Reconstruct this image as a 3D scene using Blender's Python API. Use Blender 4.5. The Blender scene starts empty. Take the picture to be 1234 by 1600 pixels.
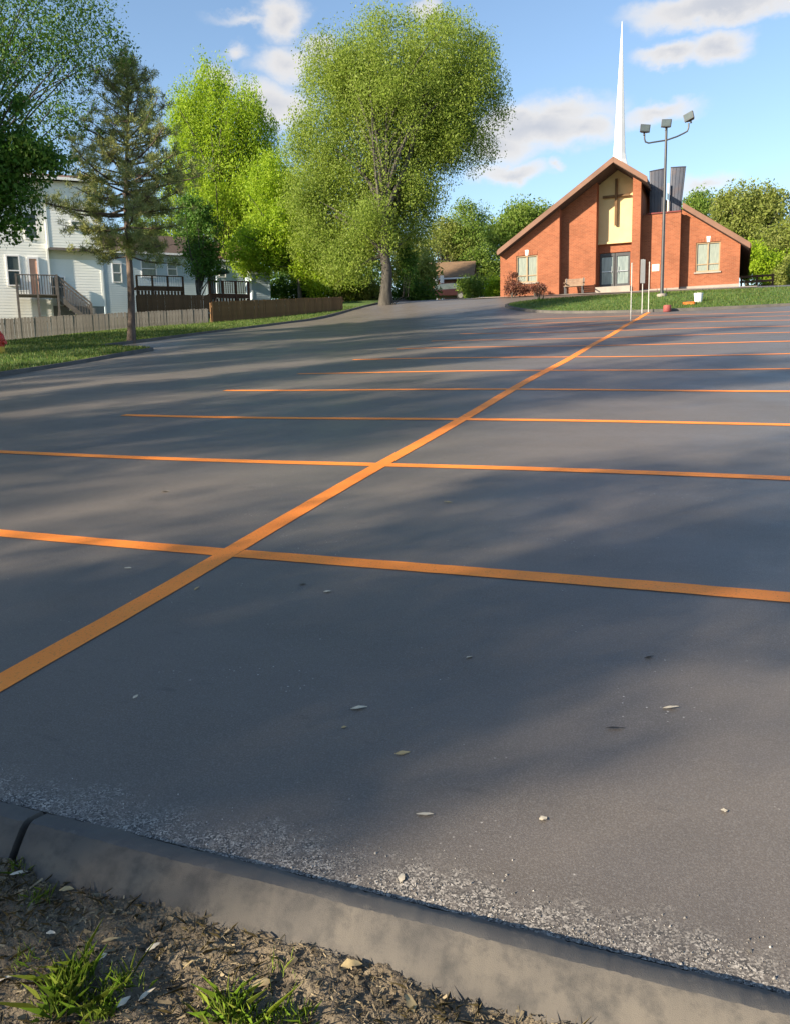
import bpy, math, random
import numpy as np
from mathutils import Vector, Matrix

S = bpy.context.scene
COL = S.collection
rad = math.radians
rng = np.random.default_rng(7)
random.seed(7)

# ------------------------------------------------------------------ camera
F, CX, CY = 1298.0, 617.0, 800.0          # focal length and centre in photo pixels (1234 x 1600)
CAMZ = 1.7307
CAM = np.array([0.0, 0.0, CAMZ])
def camera_axes():
    D = F * F / 210.0
    down = np.array([183.0, D, F]); down /= np.linalg.norm(down)
    Z = -down
    fw = np.array([0, 0, 1.0]); Y = fw - Z * (fw @ Z); Y /= np.linalg.norm(Y)
    X = np.cross(Y, Z)
    R = np.stack([X, Y, Z])
    a = rad(22.28985)
    M = np.array([[math.cos(a), -math.sin(a), 0], [math.sin(a), math.cos(a), 0], [0, 0, 1]])
    return M @ R
R2 = camera_axes()
cam = bpy.data.cameras.new('camera'); camo = bpy.data.objects.new('camera', cam); COL.objects.link(camo)
cam.sensor_fit = 'HORIZONTAL'; cam.sensor_width = 36.0; cam.lens = F / 1234.0 * 36.0
cam.clip_start = 0.05; cam.clip_end = 3000
r_, u_, f_ = R2 @ np.array([1, 0, 0]), R2 @ np.array([0, -1, 0]), R2 @ np.array([0, 0, 1])
camo.matrix_world = Matrix(((r_[0], u_[0], -f_[0], 0), (r_[1], u_[1], -f_[1], 0), (r_[2], u_[2], -f_[2], CAMZ), (0, 0, 0, 1)))
S.camera = camo

# ------------------------------------------------------------------ light
SUN_EL, SUN_AZ = rad(21.0), rad(37.0)      # light travels towards (sin AZ, cos AZ)
LDIR = Vector((math.sin(SUN_AZ) * math.cos(SUN_EL), math.cos(SUN_AZ) * math.cos(SUN_EL), -math.sin(SUN_EL)))
sun = bpy.data.lights.new('sun', 'SUN'); suno = bpy.data.objects.new('sun', sun); COL.objects.link(suno)
sun.energy = 4.0; sun.angle = rad(0.8); sun.color = (1.0, 0.85, 0.65)
suno.rotation_euler = LDIR.to_track_quat('-Z', 'Y').to_euler(); suno.location = (-20, -30, 40)
S.view_settings.view_transform = 'Standard'; S.view_settings.look = 'None'
S.view_settings.exposure = 1.66; S.view_settings.gamma = 1.0
S.render.engine = 'CYCLES'
S.cycles.max_bounces = 6; S.cycles.diffuse_bounces = 3; S.cycles.glossy_bounces = 2; S.cycles.transmission_bounces = 3; S.cycles.transparent_max_bounces = 4

W = bpy.data.worlds.new('World'); S.world = W; W.use_nodes = True
def build_world():
    nt = W.node_tree; nt.nodes.clear(); N = nt.nodes.new; L = nt.links.new
    out = N('ShaderNodeOutputWorld'); bg = N('ShaderNodeBackground'); bg.inputs[1].default_value = 0.074
    L(bg.outputs[0], out.inputs[0])
    sky = N('ShaderNodeTexSky'); sky.sky_type = 'NISHITA'; sky.sun_disc = False
    sky.sun_elevation = SUN_EL
    sky.sun_rotation = math.atan2(-LDIR.x, -LDIR.y)
    sky.air_density = 1.0; sky.dust_density = 0.3; sky.ozone_density = 1.8; sky.altitude = 150
    tc = N('ShaderNodeTexCoord')
    def math_(op, a, b=None, c=None, clamp=False):
        m = N('ShaderNodeMath'); m.operation = op; m.use_clamp = clamp
        for i, v in enumerate((a, b, c)):
            if v is None: continue
            if isinstance(v, (int, float)): m.inputs[i].default_value = v
            else: L(v, m.inputs[i])
        return m.outputs[0]
    nz = N('ShaderNodeTexNoise'); nz.inputs['Scale'].default_value = 18; nz.inputs['Detail'].default_value = 8; nz.inputs['Roughness'].default_value = 0.60
    mp = N('ShaderNodeMapping'); mp.inputs['Scale'].default_value = (1, 1, 1.5); L(tc.outputs['Generated'], mp.inputs[0]); L(mp.outputs[0], nz.inputs['Vector'])
    ce = N('ShaderNodeVectorMath'); ce.operation = 'SUBTRACT'; L(nz.outputs['Color'], ce.inputs[0]); ce.inputs[1].default_value = (.5, .5, .5)
    dv = N('ShaderNodeVectorMath'); dv.operation = 'MULTIPLY_ADD'; L(ce.outputs[0], dv.inputs[0]); dv.inputs[1].default_value = (.060, .060, .042); L(tc.outputs['Generated'], dv.inputs[2])
    # clouds: direction (as seen), half width and half height in radians, thickness (thick ones turn grey below)
    clouds = [((441, 28), .036, .028, .75), ((446, 98), .050, .022, .65), ((362, 78), .020, .012, .5), ((430, 160), .060, .032, .75), ((505, 85), .03, .025, .6),
              ((880, 172), .080, .022, .62), ((840, 200), .095, .030, .85), ((780, 222), .07, .032, .7), ((905, 200), .05, .022, .7), ((1020, 178), .06, .013, .6), ((795, 268), .060, .015, .7), ((868, 259), .016, .009, .5),
              ((1130, 70), .042, .020, .75), ((1060, 84), .050, .014, .7), ((1125, 10), .11, .020, .9), ((660, 20), .03, .016, .6), ((380, 28), .06, .009, .38), ((1100, 288), .05, .014, .5), ((345, 125), .03, .02, .65)]
    rr = random.Random(3)
    vecs = []
    for (px, py), w, h, d in clouds:
        v = R2 @ np.array([px - CX, py - CY, F]); vecs.append((v / np.linalg.norm(v), w, h, d))
    for k in range(14):                                           # the same kind of sky all round, outside the frame
        az = rad(24 + k * 21.5 + rr.uniform(-6, 6)); el = rad(rr.uniform(14, 46))
        vecs.append((np.array([math.sin(az) * math.cos(el), math.cos(az) * math.cos(el), math.sin(el)]), rr.uniform(.06, .16), rr.uniform(.02, .05), rr.uniform(.6, 1.1)))
    total = None
    for v, w, h, d in vecs:
        up = np.array([0, 0, 1.0]); e1 = np.cross(v, up); e1 /= np.linalg.norm(e1); e2 = np.cross(e1, v)
        g = N('ShaderNodeMapping'); g.vector_type = 'TEXTURE'; g.inputs['Location'].default_value = tuple(v)
        g.inputs['Rotation'].default_value = Matrix(np.column_stack([e1, e2, np.cross(e1, e2)]).tolist()).to_euler('XYZ'); g.inputs['Scale'].default_value = (w * 1.1, h * 1.15, .5)
        L(dv.outputs[0], g.inputs[0])
        t = N('ShaderNodeTexGradient'); t.gradient_type = 'SPHERICAL'; L(g.outputs[0], t.inputs[0])
        al = math_('MULTIPLY', t.outputs['Fac'], d)
        total = al if total is None else math_('MAXIMUM', total, al)
    alpha = N('ShaderNodeMapRange'); alpha.interpolation_type = 'SMOOTHSTEP'; alpha.inputs[1].default_value = .06; alpha.inputs[2].default_value = .52; L(total, alpha.inputs[0])
    grey = N('ShaderNodeMapRange'); grey.interpolation_type = 'SMOOTHSTEP'; grey.inputs[1].default_value = .28; grey.inputs[2].default_value = .85; L(total, grey.inputs[0])
    ramp = N('ShaderNodeMix'); ramp.data_type = 'RGBA'
    ramp.inputs['A'].default_value = (CLOUD * 1.0, CLOUD * .96, CLOUD * .92, 1); ramp.inputs['B'].default_value = (CLOUD * .66, CLOUD * .68, CLOUD * .74, 1)
    L(grey.outputs[0], ramp.inputs['Factor'])
    mix = N('ShaderNodeMix'); mix.data_type = 'RGBA'
    L(math_('MULTIPLY', alpha.outputs[0], 0.93), mix.inputs['Factor']); L(sky.outputs[0], mix.inputs['A']); L(ramp.outputs['Result'], mix.inputs['B'])
    L(mix.outputs['Result'], bg.inputs[0])
    W.cycles.sampling_method = 'MANUAL'; W.cycles.sample_map_resolution = 512
CLOUD = 4.0
build_world()

# ------------------------------------------------------------------ helpers: places
GX, GY = -0.016268, 0.110779
def ray(px, py): return R2 @ np.array([px - CX, py - CY, F])
def at_y(px, py, Y): r = ray(px, py); return CAM + r * (Y / r[1])
def at_d(px, py, D): r = ray(px, py); return CAM + r * (D / F)
def on_plane(px, py, P0, Nn):
    r = ray(px, py); P0 = np.array(P0, float); Nn = np.array(Nn, float)
    return CAM + r * (((P0 - CAM) @ Nn) / (r @ Nn))
def sstep(a, b, t):
    t = np.clip((np.asarray(t, float) - a) / (b - a), 0, 1); return t * t * (3 - 2 * t)
def gz(x, y):
    x = np.asarray(x, float); y = np.asarray(y, float)
    ye = np.clip(y, -40, 55) + 0.12 * np.clip(y - 55, 0, 45)
    z = GX * np.clip(x, -45, 25) + GY * ye + 0.52 * sstep(40, 52, y)
    return z
def gzf(x, y): return float(gz(x, y))
def on_lot(px, py):
    r = ray(px, py); t = -CAMZ / (r[2] - GX * r[0] - GY * r[1]); return CAM + r * t

# ------------------------------------------------------------------ helpers: meshes
class MB:
    def __init__(s): s.v = []; s.f = []; s.smooth = False
    def add(s, vs, fs):
        o = len(s.v); s.v += [tuple(map(float, v)) for v in vs]; s.f += [tuple(i + o for i in f) for f in fs]; return s
    def box(s, c, d, rz=0.0, m=None):
        x, y, z = d[0] / 2, d[1] / 2, d[2] / 2
        vs = [(-x, -y, -z), (x, -y, -z), (x, y, -z), (-x, y, -z), (-x, -y, z), (x, -y, z), (x, y, z), (-x, y, z)]
        if m is not None: vs = [tuple(m @ Vector(v)) for v in vs]
        elif rz: ca, sa = math.cos(rz), math.sin(rz); vs = [(a * ca - b * sa, a * sa + b * ca, cc) for a, b, cc in vs]
        return s.add([(a + c[0], b + c[1], cc + c[2]) for a, b, cc in vs], [(0, 3, 2, 1), (4, 5, 6, 7), (0, 1, 5, 4), (1, 2, 6, 5), (2, 3, 7, 6), (3, 0, 4, 7)])
    def prism(s, poly, d):
        n = len(poly); d = np.array(d, float); p = [np.array(q, float) for q in poly]
        return s.add(p + [q + d for q in p], [tuple(range(n))[::-1], tuple(range(n, 2 * n))] + [(i, (i + 1) % n, n + (i + 1) % n, n + i) for i in range(n)])
    def tube(s, pts, rr, n=8, cap=True):
        pts = [Vector(p) for p in pts]; rr = rr if hasattr(rr, '__len__') else [rr] * len(pts)
        vs = []; prev = None
        for i, p in enumerate(pts):
            t = (pts[min(i + 1, len(pts) - 1)] - pts[max(i - 1, 0)]).normalized()
            a = Vector((1, 0, 0)) if prev is None else prev
            if abs(t.dot(a)) > .95 and prev is None: a = Vector((0, 1, 0))
            a = (a - t * a.dot(t)).normalized(); prev = a; b = t.cross(a)
            for k in range(n):
                w = 2 * math.pi * k / n; vs.append(p + (a * math.cos(w) + b * math.sin(w)) * rr[i])
        fs = [(i * n + k, i * n + (k + 1) % n, (i + 1) * n + (k + 1) % n, (i + 1) * n + k) for i in range(len(pts) - 1) for k in range(n)]
        if cap: fs += [tuple(range(n))[::-1], tuple(range((len(pts) - 1) * n, len(pts) * n))]
        s.smooth = True
        return s.add(vs, fs)
    def bar(s, a, b, w, h=None):
        a = Vector(a); b = Vector(b); t = (b - a); l = t.length; q = t.to_track_quat('X', 'Z').to_matrix()
        return s.box((a + b) / 2, (l, w, h or w), m=q)
    def lathe(s, prof, c=(0, 0, 0), n=16):
        vs = [(c[0] + r * math.cos(2 * math.pi * k / n), c[1] + r * math.sin(2 * math.pi * k / n), c[2] + z) for r, z in prof for k in range(n)]
        fs = [(i * n + k, i * n + (k + 1) % n, (i + 1) * n + (k + 1) % n, (i + 1) * n + k) for i in range(len(prof) - 1) for k in range(n)]
        fs += [tuple(range(n))[::-1], tuple(range((len(prof) - 1) * n, len(prof) * n))]
        s.smooth = True
        return s.add(vs, fs)
    def mesh(s, name):
        me = bpy.data.meshes.new(name); me.from_pydata(s.v, [], s.f)
        import bmesh
        bm = bmesh.new(); bm.from_mesh(me); bmesh.ops.recalc_face_normals(bm, faces=bm.faces); bm.to_mesh(me); bm.free()
        return me
    def build(s, name, mat, parent=None, bevel=0, loc=None, smooth=None):
        me = s.mesh(name); me.materials.append(mat)
        o = bpy.data.objects.new(name, me); COL.objects.link(o)
        if parent: o.parent = parent
        if loc is not None: o.location = loc
        if s.smooth if smooth is None else smooth:
            for p in me.polygons: p.use_smooth = True
            try: me.set_sharp_from_angle(angle=rad(40))
            except Exception: pass
        if bevel:
            b = o.modifiers.new('bevel', 'BEVEL'); b.width = bevel; b.segments = 2; b.limit_method = 'ANGLE'
        return o

def empty(name, loc, rz=0.0):
    o = bpy.data.objects.new(name, None); COL.objects.link(o); o.location = loc; o.rotation_euler = (0, 0, rz); o.empty_display_size = 0.2
    return o
def tag(o, label=None, cat=None, group=None, kind=None):
    if label: o['label'] = label
    if cat: o['category'] = cat
    if group: o['group'] = group
    if kind: o['kind'] = kind
    return o
def link(name, me, parent=None, mat=None, loc=(0, 0, 0), rot=(0, 0, 0), sc=(1, 1, 1)):
    o = bpy.data.objects.new(name, me); COL.objects.link(o)
    if parent: o.parent = parent
    if mat and not me.materials: me.materials.append(mat)
    o.location = loc; o.rotation_euler = rot; o.scale = sc
    return o
def np_mesh(name, verts, nper, mat):
    """verts (N*nper,3): N separate polygons with nper corners"""
    me = bpy.data.meshes.new(name); nv = len(verts); nf = nv // nper
    me.vertices.add(nv); me.vertices.foreach_set('co', np.asarray(verts, np.float32).ravel())
    me.loops.add(nv); me.loops.foreach_set('vertex_index', np.arange(nv, dtype=np.int32))
    me.polygons.add(nf); me.polygons.foreach_set('loop_start', np.arange(0, nv, nper, dtype=np.int32))
    me.update(calc_edges=True); me.materials.append(mat)
    return me
def grid_mesh(name, P, mat):
    """P (rows, cols, 3)"""
    r, c = P.shape[:2]; me = bpy.data.meshes.new(name)
    idx = np.arange(r * c).reshape(r, c)
    q = np.stack([idx[:-1, :-1], idx[:-1, 1:], idx[1:, 1:], idx[1:, :-1]], -1).reshape(-1, 4)
    me.vertices.add(r * c); me.vertices.foreach_set('co', P.reshape(-1, 3).astype(np.float32).ravel())
    me.loops.add(q.size); me.loops.foreach_set('vertex_index', q.ravel().astype(np.int32))
    me.polygons.add(len(q)); me.polygons.foreach_set('loop_start', np.arange(0, q.size, 4, dtype=np.int32))
    me.polygons.foreach_set('use_smooth', np.ones(len(q), bool))
    me.update(calc_edges=True); me.materials.append(mat)
    return me

# ------------------------------------------------------------------ helpers: materials
MATS = {}
def material(name, c1, c2=None, rough=0.7, scale=3.0, detail=5, bump=0.0, bscale=None, spec=0.3, metal=0.0, wear=None, stretch=(1, 1, 1), island=0.0, contrast=(0.35, 0.65)):
    m = bpy.data.materials.new(name); m.use_nodes = True; nt = m.node_tree; N = nt.nodes.new; L = nt.links.new
    p = nt.nodes['Principled BSDF']; p.inputs['Roughness'].default_value = rough; p.inputs['Metallic'].default_value = metal; p.inputs['Specular IOR Level'].default_value = spec
    tc = N('ShaderNodeTexCoord'); mp = N('ShaderNodeMapping'); mp.inputs['Scale'].default_value = stretch; L(tc.outputs['Object'], mp.inputs[0])
    c2 = c2 or tuple(x * 0.75 for x in c1)
    nz = N('ShaderNodeTexNoise'); nz.inputs['Scale'].default_value = scale; nz.inputs['Detail'].default_value = detail; L(mp.outputs[0], nz.inputs['Vector'])
    mr = N('ShaderNodeMapRange'); mr.inputs[1].default_value = contrast[0]; mr.inputs[2].default_value = contrast[1]; L(nz.outputs[0], mr.inputs[0])
    mx = N('ShaderNodeMix'); mx.data_type = 'RGBA'; mx.inputs['A'].default_value = (*c1, 1); mx.inputs['B'].default_value = (*c2, 1); L(mr.outputs[0], mx.inputs['Factor'])
    col = mx.outputs['Result']
    if wear:
        wc, ws, lo, hi = wear
        n2 = N('ShaderNodeTexNoise'); n2.inputs['Scale'].default_value = ws; n2.inputs['Detail'].default_value = 8; n2.inputs['Roughness'].default_value = 0.65; L(mp.outputs[0], n2.inputs['Vector'])
        m2 = N('ShaderNodeMapRange'); m2.inputs[1].default_value = lo; m2.inputs[2].default_value = hi; L(n2.outputs[0], m2.inputs[0])
        x2 = N('ShaderNodeMix'); x2.data_type = 'RGBA'; L(m2.outputs[0], x2.inputs['Factor']); L(col, x2.inputs['A']); x2.inputs['B'].default_value = (*wc, 1); col = x2.outputs['Result']
    if island:
        g = N('ShaderNodeNewGeometry'); mm = N('ShaderNodeMapRange'); mm.inputs[3].default_value = 1 - island; mm.inputs[4].default_value = 1 + island; L(g.outputs['Random Per Island'], mm.inputs[0])
        oi = N('ShaderNodeObjectInfo'); m3 = N('ShaderNodeMapRange'); m3.inputs[3].default_value = 1 - island; m3.inputs[4].default_value = 1 + island; L(oi.outputs['Random'], m3.inputs[0])
        mu = N('ShaderNodeMath'); mu.operation = 'MULTIPLY'; L(mm.outputs[0], mu.inputs[0]); L(m3.outputs[0], mu.inputs[1])
        vs = N('ShaderNodeVectorMath'); vs.operation = 'SCALE'; L(col, vs.inputs[0]); L(mu.outputs[0], vs.inputs['Scale']); col = vs.outputs[0]
    L(col, p.inputs['Base Color'])
    if bump:
        n3 = N('ShaderNodeTexNoise'); n3.inputs['Scale'].default_value = bscale or scale * 6; n3.inputs['Detail'].default_value = 6; L(mp.outputs[0], n3.inputs['Vector'])
        b = N('ShaderNodeBump'); b.inputs['Strength'].default_value = bump; b.inputs['Distance'].default_value = 0.02; L(n3.outputs[0], b.inputs['Height']); L(b.outputs[0], p.inputs['Normal'])
    MATS[name] = m
    return m
def leaf_material(name, cA, cB, cC, trans=0.3, scale=0.35):
    m = bpy.data.materials.new(name); m.use_nodes = True; nt = m.node_tree; N = nt.nodes.new; L = nt.links.new
    p = nt.nodes['Principled BSDF']; p.inputs['Roughness'].default_value = 0.55; p.inputs['Specular IOR Level'].default_value = 0.25
    out = nt.nodes['Material Output']
    g = N('ShaderNodeNewGeometry'); tc = N('ShaderNodeTexCoord')
    nz = N('ShaderNodeTexNoise'); nz.inputs['Scale'].default_value = scale; nz.inputs['Detail'].default_value = 3; L(tc.outputs['Object'], nz.inputs['Vector'])
    mr = N('ShaderNodeMapRange'); mr.inputs[1].default_value = 0.38; mr.inputs[2].default_value = 0.62; L(nz.outputs[0], mr.inputs[0])
    a = N('ShaderNodeMix'); a.data_type = 'RGBA'; a.inputs['A'].default_value = (*cA, 1); a.inputs['B'].default_value = (*cB, 1); L(mr.outputs[0], a.inputs['Factor'])
    b = N('ShaderNodeMix'); b.data_type = 'RGBA'; b.inputs['B'].default_value = (*cC, 1); L(a.outputs['Result'], b.inputs['A'])
    m2 = N('ShaderNodeMath'); m2.operation = 'POWER'; m2.inputs[1].default_value = 2.2; L(g.outputs['Random Per Island'], m2.inputs[0]); L(m2.outputs[0], b.inputs['Factor'])
    L(b.outputs['Result'], p.inputs['Base Color'])
    t = N('ShaderNodeBsdfTranslucent'); L(b.outputs['Result'], t.inputs[0])
    mix = N('ShaderNodeMixShader'); mix.inputs[0].default_value = trans; L(p.outputs[0], mix.inputs[1]); L(t.outputs[0], mix.inputs[2]); L(mix.outputs[0], out.inputs[0])
    return m
def brick_material(name, c1, c2, mortar):
    m = bpy.data.materials.new(name); m.use_nodes = True; nt = m.node_tree; N = nt.nodes.new; L = nt.links.new
    p = nt.nodes['Principled BSDF']; p.inputs['Roughness'].default_value = 0.85; p.inputs['Specular IOR Level'].default_value = 0.2
    tc = N('ShaderNodeTexCoord'); sp = N('ShaderNodeSeparateXYZ'); L(tc.outputs['Object'], sp.inputs[0])
    ad = N('ShaderNodeMath'); ad.operation = 'ADD'; L(sp.outputs[0], ad.inputs[0]); L(sp.outputs[1], ad.inputs[1])
    cb = N('ShaderNodeCombineXYZ'); L(ad.outputs[0], cb.inputs[0]); L(sp.outputs[2], cb.inputs[1])
    bt = N('ShaderNodeTexBrick'); bt.inputs['Scale'].default_value = 1.0; bt.inputs['Brick Width'].default_value = 0.215; bt.inputs['Row Height'].default_value = 0.075; bt.inputs['Mortar Size'].default_value = 0.006
    bt.inputs['Color1'].default_value = (*c1, 1); bt.inputs['Color2'].default_value = (*c2, 1); bt.inputs['Mortar'].default_value = (*mortar, 1); L(cb.outputs[0], bt.inputs['Vector'])
    nz = N('ShaderNodeTexNoise'); nz.inputs['Scale'].default_value = 0.7; nz.inputs['Detail'].default_value = 8; nz.inputs['Roughness'].default_value = .65; L(tc.outputs['Object'], nz.inputs['Vector'])
    mr = N('ShaderNodeMapRange'); mr.inputs[1].default_value = .3; mr.inputs[2].default_value = .7; mr.inputs[3].default_value = .78; mr.inputs[4].default_value = 1.15; L(nz.outputs[0], mr.inputs[0])
    vs = N('ShaderNodeVectorMath'); vs.operation = 'SCALE'; L(bt.outputs[0], vs.inputs[0]); L(mr.outputs[0], vs.inputs['Scale']); L(vs.outputs[0], p.inputs['Base Color'])
    b = N('ShaderNodeBump'); b.inputs['Strength'].default_value = .5; b.inputs['Distance'].default_value = .01; b.invert = True; L(bt.outputs['Fac'], b.inputs['Height']); L(b.outputs[0], p.inputs['Normal'])
    return m
def asphalt_material(name):
    m = bpy.data.materials.new(name); m.use_nodes = True; nt = m.node_tree; N = nt.nodes.new; L = nt.links.new
    p = nt.nodes['Principled BSDF']; p.inputs['Specular IOR Level'].default_value = 0.35
    tc = N('ShaderNodeTexCoord')
    def noise(sc, det=5, ro=.55, st=None):
        n = N('ShaderNodeTexNoise'); n.inputs['Scale'].default_value = sc; n.inputs['Detail'].default_value = det; n.inputs['Roughness'].default_value = ro
        if st:
            mp = N('ShaderNodeMapping'); mp.inputs['Scale'].default_value = st; L(tc.outputs['Object'], mp.inputs[0]); L(mp.outputs[0], n.inputs['Vector'])
        else: L(tc.outputs['Object'], n.inputs['Vector'])
        return n.outputs[0]
    def rng_(v, a, b, c=0., d=1.):
        r = N('ShaderNodeMapRange'); r.inputs[1].default_value = a; r.inputs[2].default_value = b; r.inputs[3].default_value = c; r.inputs[4].default_value = d; L(v, r.inputs[0]); return r.outputs[0]
    def mix(f, a, b):
        x = N('ShaderNodeMix'); x.data_type = 'RGBA'; L(f, x.inputs['Factor'])
        for k, v in (('A', a), ('B', b)):
            if isinstance(v, tuple): x.inputs[k].default_value = (*v, 1)
            else: L(v, x.inputs[k])
        return x.outputs['Result']
    c = mix(rng_(noise(0.45, 6, .6), .32, .68), (.092, .080, .069), (.128, .111, .095))
    c = mix(rng_(noise(1.3, 5, .6, (.35, 1.6, 1)), .45, .75, 0, .5), c, (.135, .118, .105))      # squeegee strokes of the sealer
    c = mix(rng_(noise(150, 3, .65), .46, .66, 0, .75), c, (.185, .17, .155))                    # fine grain
    vo = N('ShaderNodeTexVoronoi'); vo.inputs['Scale'].default_value = 34; L(tc.outputs['Object'], vo.inputs['Vector'])
    sp = N('ShaderNodeMath'); sp.operation = 'MULTIPLY'; L(rng_(vo.outputs['Distance'], .17, .09), sp.inputs[0]); L(rng_(noise(2.3, 6, .8, (.7, 1.3, 1)), .57, .64), sp.inputs[1])
    c = mix(sp.outputs[0], c, (.50, .47, .43))                                                      # bare stone showing in worn patches
    # worn band along the near kerb: the sealer has gone and the bare aggregate shows
    sy = N('ShaderNodeSeparateXYZ'); L(tc.outputs['Object'], sy.inputs[0])
    ed = N('ShaderNodeMath'); ed.operation = 'MULTIPLY_ADD'; L(noise(4.5, 7, .72), ed.inputs[0]); ed.inputs[1].default_value = -.55; L(sy.outputs[1], ed.inputs[2])
    ag = N('ShaderNodeTexVoronoi'); ag.inputs['Scale'].default_value = 190; L(tc.outputs['Object'], ag.inputs['Vector'])
    gr = N('ShaderNodeSeparateColor'); L(ag.outputs['Color'], gr.inputs[0])
    st = mix(rng_(gr.outputs[0], .35, 1.0), (.05, .047, .043), (.50, .46, .40))
    fd = N('ShaderNodeMath'); fd.operation = 'MULTIPLY'; L(rng_(ed.outputs[0], 1.95, 1.80), fd.inputs[0]); L(rng_(noise(26, 6, .8), .38, .56), fd.inputs[1])
    c = mix(fd.outputs[0], c, st)
    c = mix(rng_(noise(7, 6, .7, (.5, 1.5, 1)), .62, .74, 0, .5), c, (.05, .046, .043))                   # darker drips and tyre scuffs
    L(c, p.inputs['Base Color'])
    L(rng_(noise(0.8, 5, .6), .3, .7, .40, .56), p.inputs['Roughness'])
    b = N('ShaderNodeBump'); b.inputs['Strength'].default_value = .35; b.inputs['Distance'].default_value = .004; L(noise(190, 4, .6), b.inputs['Height'])
    b2 = N('ShaderNodeBump'); b2.inputs['Strength'].default_value = .5; b2.inputs['Distance'].default_value = .02; L(noise(1.2, 4, .5), b2.inputs['Height']); L(b.outputs[0], b2.inputs['Normal']); L(b2.outputs[0], p.inputs['Normal'])
    return m

M_asph = asphalt_material('sealed_asphalt')
M_paint = material('orange_paint', (.97, .29, .04), (.93, .26, .035), rough=.6, scale=2.5, bump=.25, bscale=170, wear=((.34, .13, .05), 80, .56, .72))
M_brick = brick_material('red_brick', (.30, .100, .049), (.23, .074, .037), (.30, .165, .10))
M_stucco = material('cream_stucco', (.60, .46, .25), (.54, .41, .22), rough=.9, scale=1.5, bump=.2, bscale=60)
M_fascia = material('brown_fascia', (.20, .11, .075), (.15, .085, .06), rough=.7, scale=1.2)
M_shingle = material('brown_shingle', (.10, .07, .06), (.06, .045, .04), rough=.95, scale=9, bump=.4)
M_white = material('white_paint', (.80, .80, .80), (.74, .74, .75), rough=.5, scale=1.2)
M_postgrey = material('galvanised_post', (.50, .50, .47), (.42, .42, .40), rough=.5)
M_darkmetal = material('bronze_metal', (.030, .034, .040), (.045, .045, .05), rough=.45, scale=4, spec=.5)
M_hood = material('blue_grey_metal', (.050, .060, .085), (.066, .072, .095), rough=.5, scale=2.5, metal=.1, wear=((.085, .066, .070), 1.4, .5, .75))
M_hoodred = material('red_flashing', (.16, .03, .025), (.10, .02, .02), rough=.6)
M_glass = material('pale_blinds', (.25, .285, .24), (.17, .20, .175), rough=.25, scale=7, stretch=(5, 5, .3), spec=.6)
M_dglass = material('dark_glass', (.05, .07, .075), (.08, .10, .10), rough=.12, spec=.7, scale=2)
M_dglass2 = material('door_glass', (.22, .27, .26), (.14, .18, .18), rough=.15, spec=.6, scale=2, stretch=(4, 4, .6))
M_concrete = material('concrete', (.33, .29, .25), (.27, .24, .21), rough=.9, scale=2, bump=.3, bscale=90)
M_kerb = material('kerb_concrete', (.130, .117, .100), (.088, .082, .076), rough=.9, scale=4, bump=.25, bscale=420, wear=((.060, .058, .055), 16, .46, .72))
M_kerbtop = material('kerb_sealer', (.080, .077, .074), (.105, .10, .093), rough=.75, scale=5, bump=.25, bscale=420, wear=((.15, .135, .115), 14, .58, .75))
M_kerbfar = material('far_kerb', (.075, .072, .068), (.11, .10, .09), rough=.9, scale=3)
M_soil = material('mulch_soil', (.125, .100, .070), (.18, .148, .105), rough=1, scale=9, bump=.8, bscale=60, wear=((.22, .18, .12), 22, .52, .72))
M_debris = material('dead_bits', (.30, .245, .155), (.09, .072, .048), rough=1, scale=12, island=.65)
M_grass = leaf_material('grass_blades', (.22, .36, .035), (.15, .28, .028), (.36, .40, .08), .4, 3)
M_lawngrass = leaf_material('lawn_blades', (.075, .15, .022), (.055, .115, .018), (.16, .17, .05), .3, .5)
M_drygrass = leaf_material('dry_blades', (.20, .16, .075), (.13, .11, .05), (.26, .22, .12), .25, 3)
M_lawn = material('lawn_turf', (.060, .12, .020), (.08, .13, .028), rough=1, scale=1.2, bump=.6, bscale=40, wear=((.15, .12, .07), .35, .58, .75))
M_earth = material('earth', (.06, .075, .03), (.09, .08, .05), rough=1, scale=.2)
M_aggr = material('aggregate', (.24, .225, .20), (.10, .096, .09), rough=.85, scale=40, island=.7)
M_fence1 = material('weathered_wood', (.225, .205, .185), (.16, .145, .13), rough=.95, scale=5, stretch=(6, 6, .8), bump=.3, island=.13)
M_fence2 = material('brown_stained_wood', (.17, .098, .045), (.13, .073, .033), rough=.85, scale=5, stretch=(6, 6, .8), bump=.3, island=.13)
M_fence3 = material('dark_brown_wood', (.12, .07, .04), (.085, .05, .028), rough=.85, scale=5, stretch=(6, 6, .8), island=.12)
M_deck = material('red_brown_deck', (.13, .062, .042), (.09, .045, .03), rough=.85, scale=5, island=.15)
M_greywood = material('grey_stair_wood', (.17, .15, .135), (.12, .105, .095), rough=.9, scale=5)
M_siding = material('white_siding', (.80, .82, .78), (.74, .76, .73), rough=.7, scale=.8)
M_siding2 = material('pale_blue_siding', (.46, .55, .60), (.40, .49, .55), rough=.7, scale=.8)
M_cream = material('cream_siding', (.68, .66, .54), (.62, .60, .49), rough=.7, scale=.8)
M_winframe = material('tan_frame', (.34, .25, .15), (.28, .20, .12), rough=.6)
M_door = material('peach_door', (.62, .36, .26), (.56, .32, .23), rough=.5)
M_foundation = material('foundation_block', (.28, .28, .27), (.22, .22, .21), rough=.95)
M_bark = material('grey_bark', (.085, .078, .066), (.042, .039, .034), rough=1, scale=6, stretch=(1, 1, .25), bump=.8)
M_barkred = material('pine_bark', (.15, .115, .095), (.07, .055, .048), rough=1, scale=6, stretch=(1, 1, .35), bump=.8)
M_red = material('red_enamel', (.55, .035, .02), (.42, .03, .02), rough=.4, spec=.5)
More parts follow.
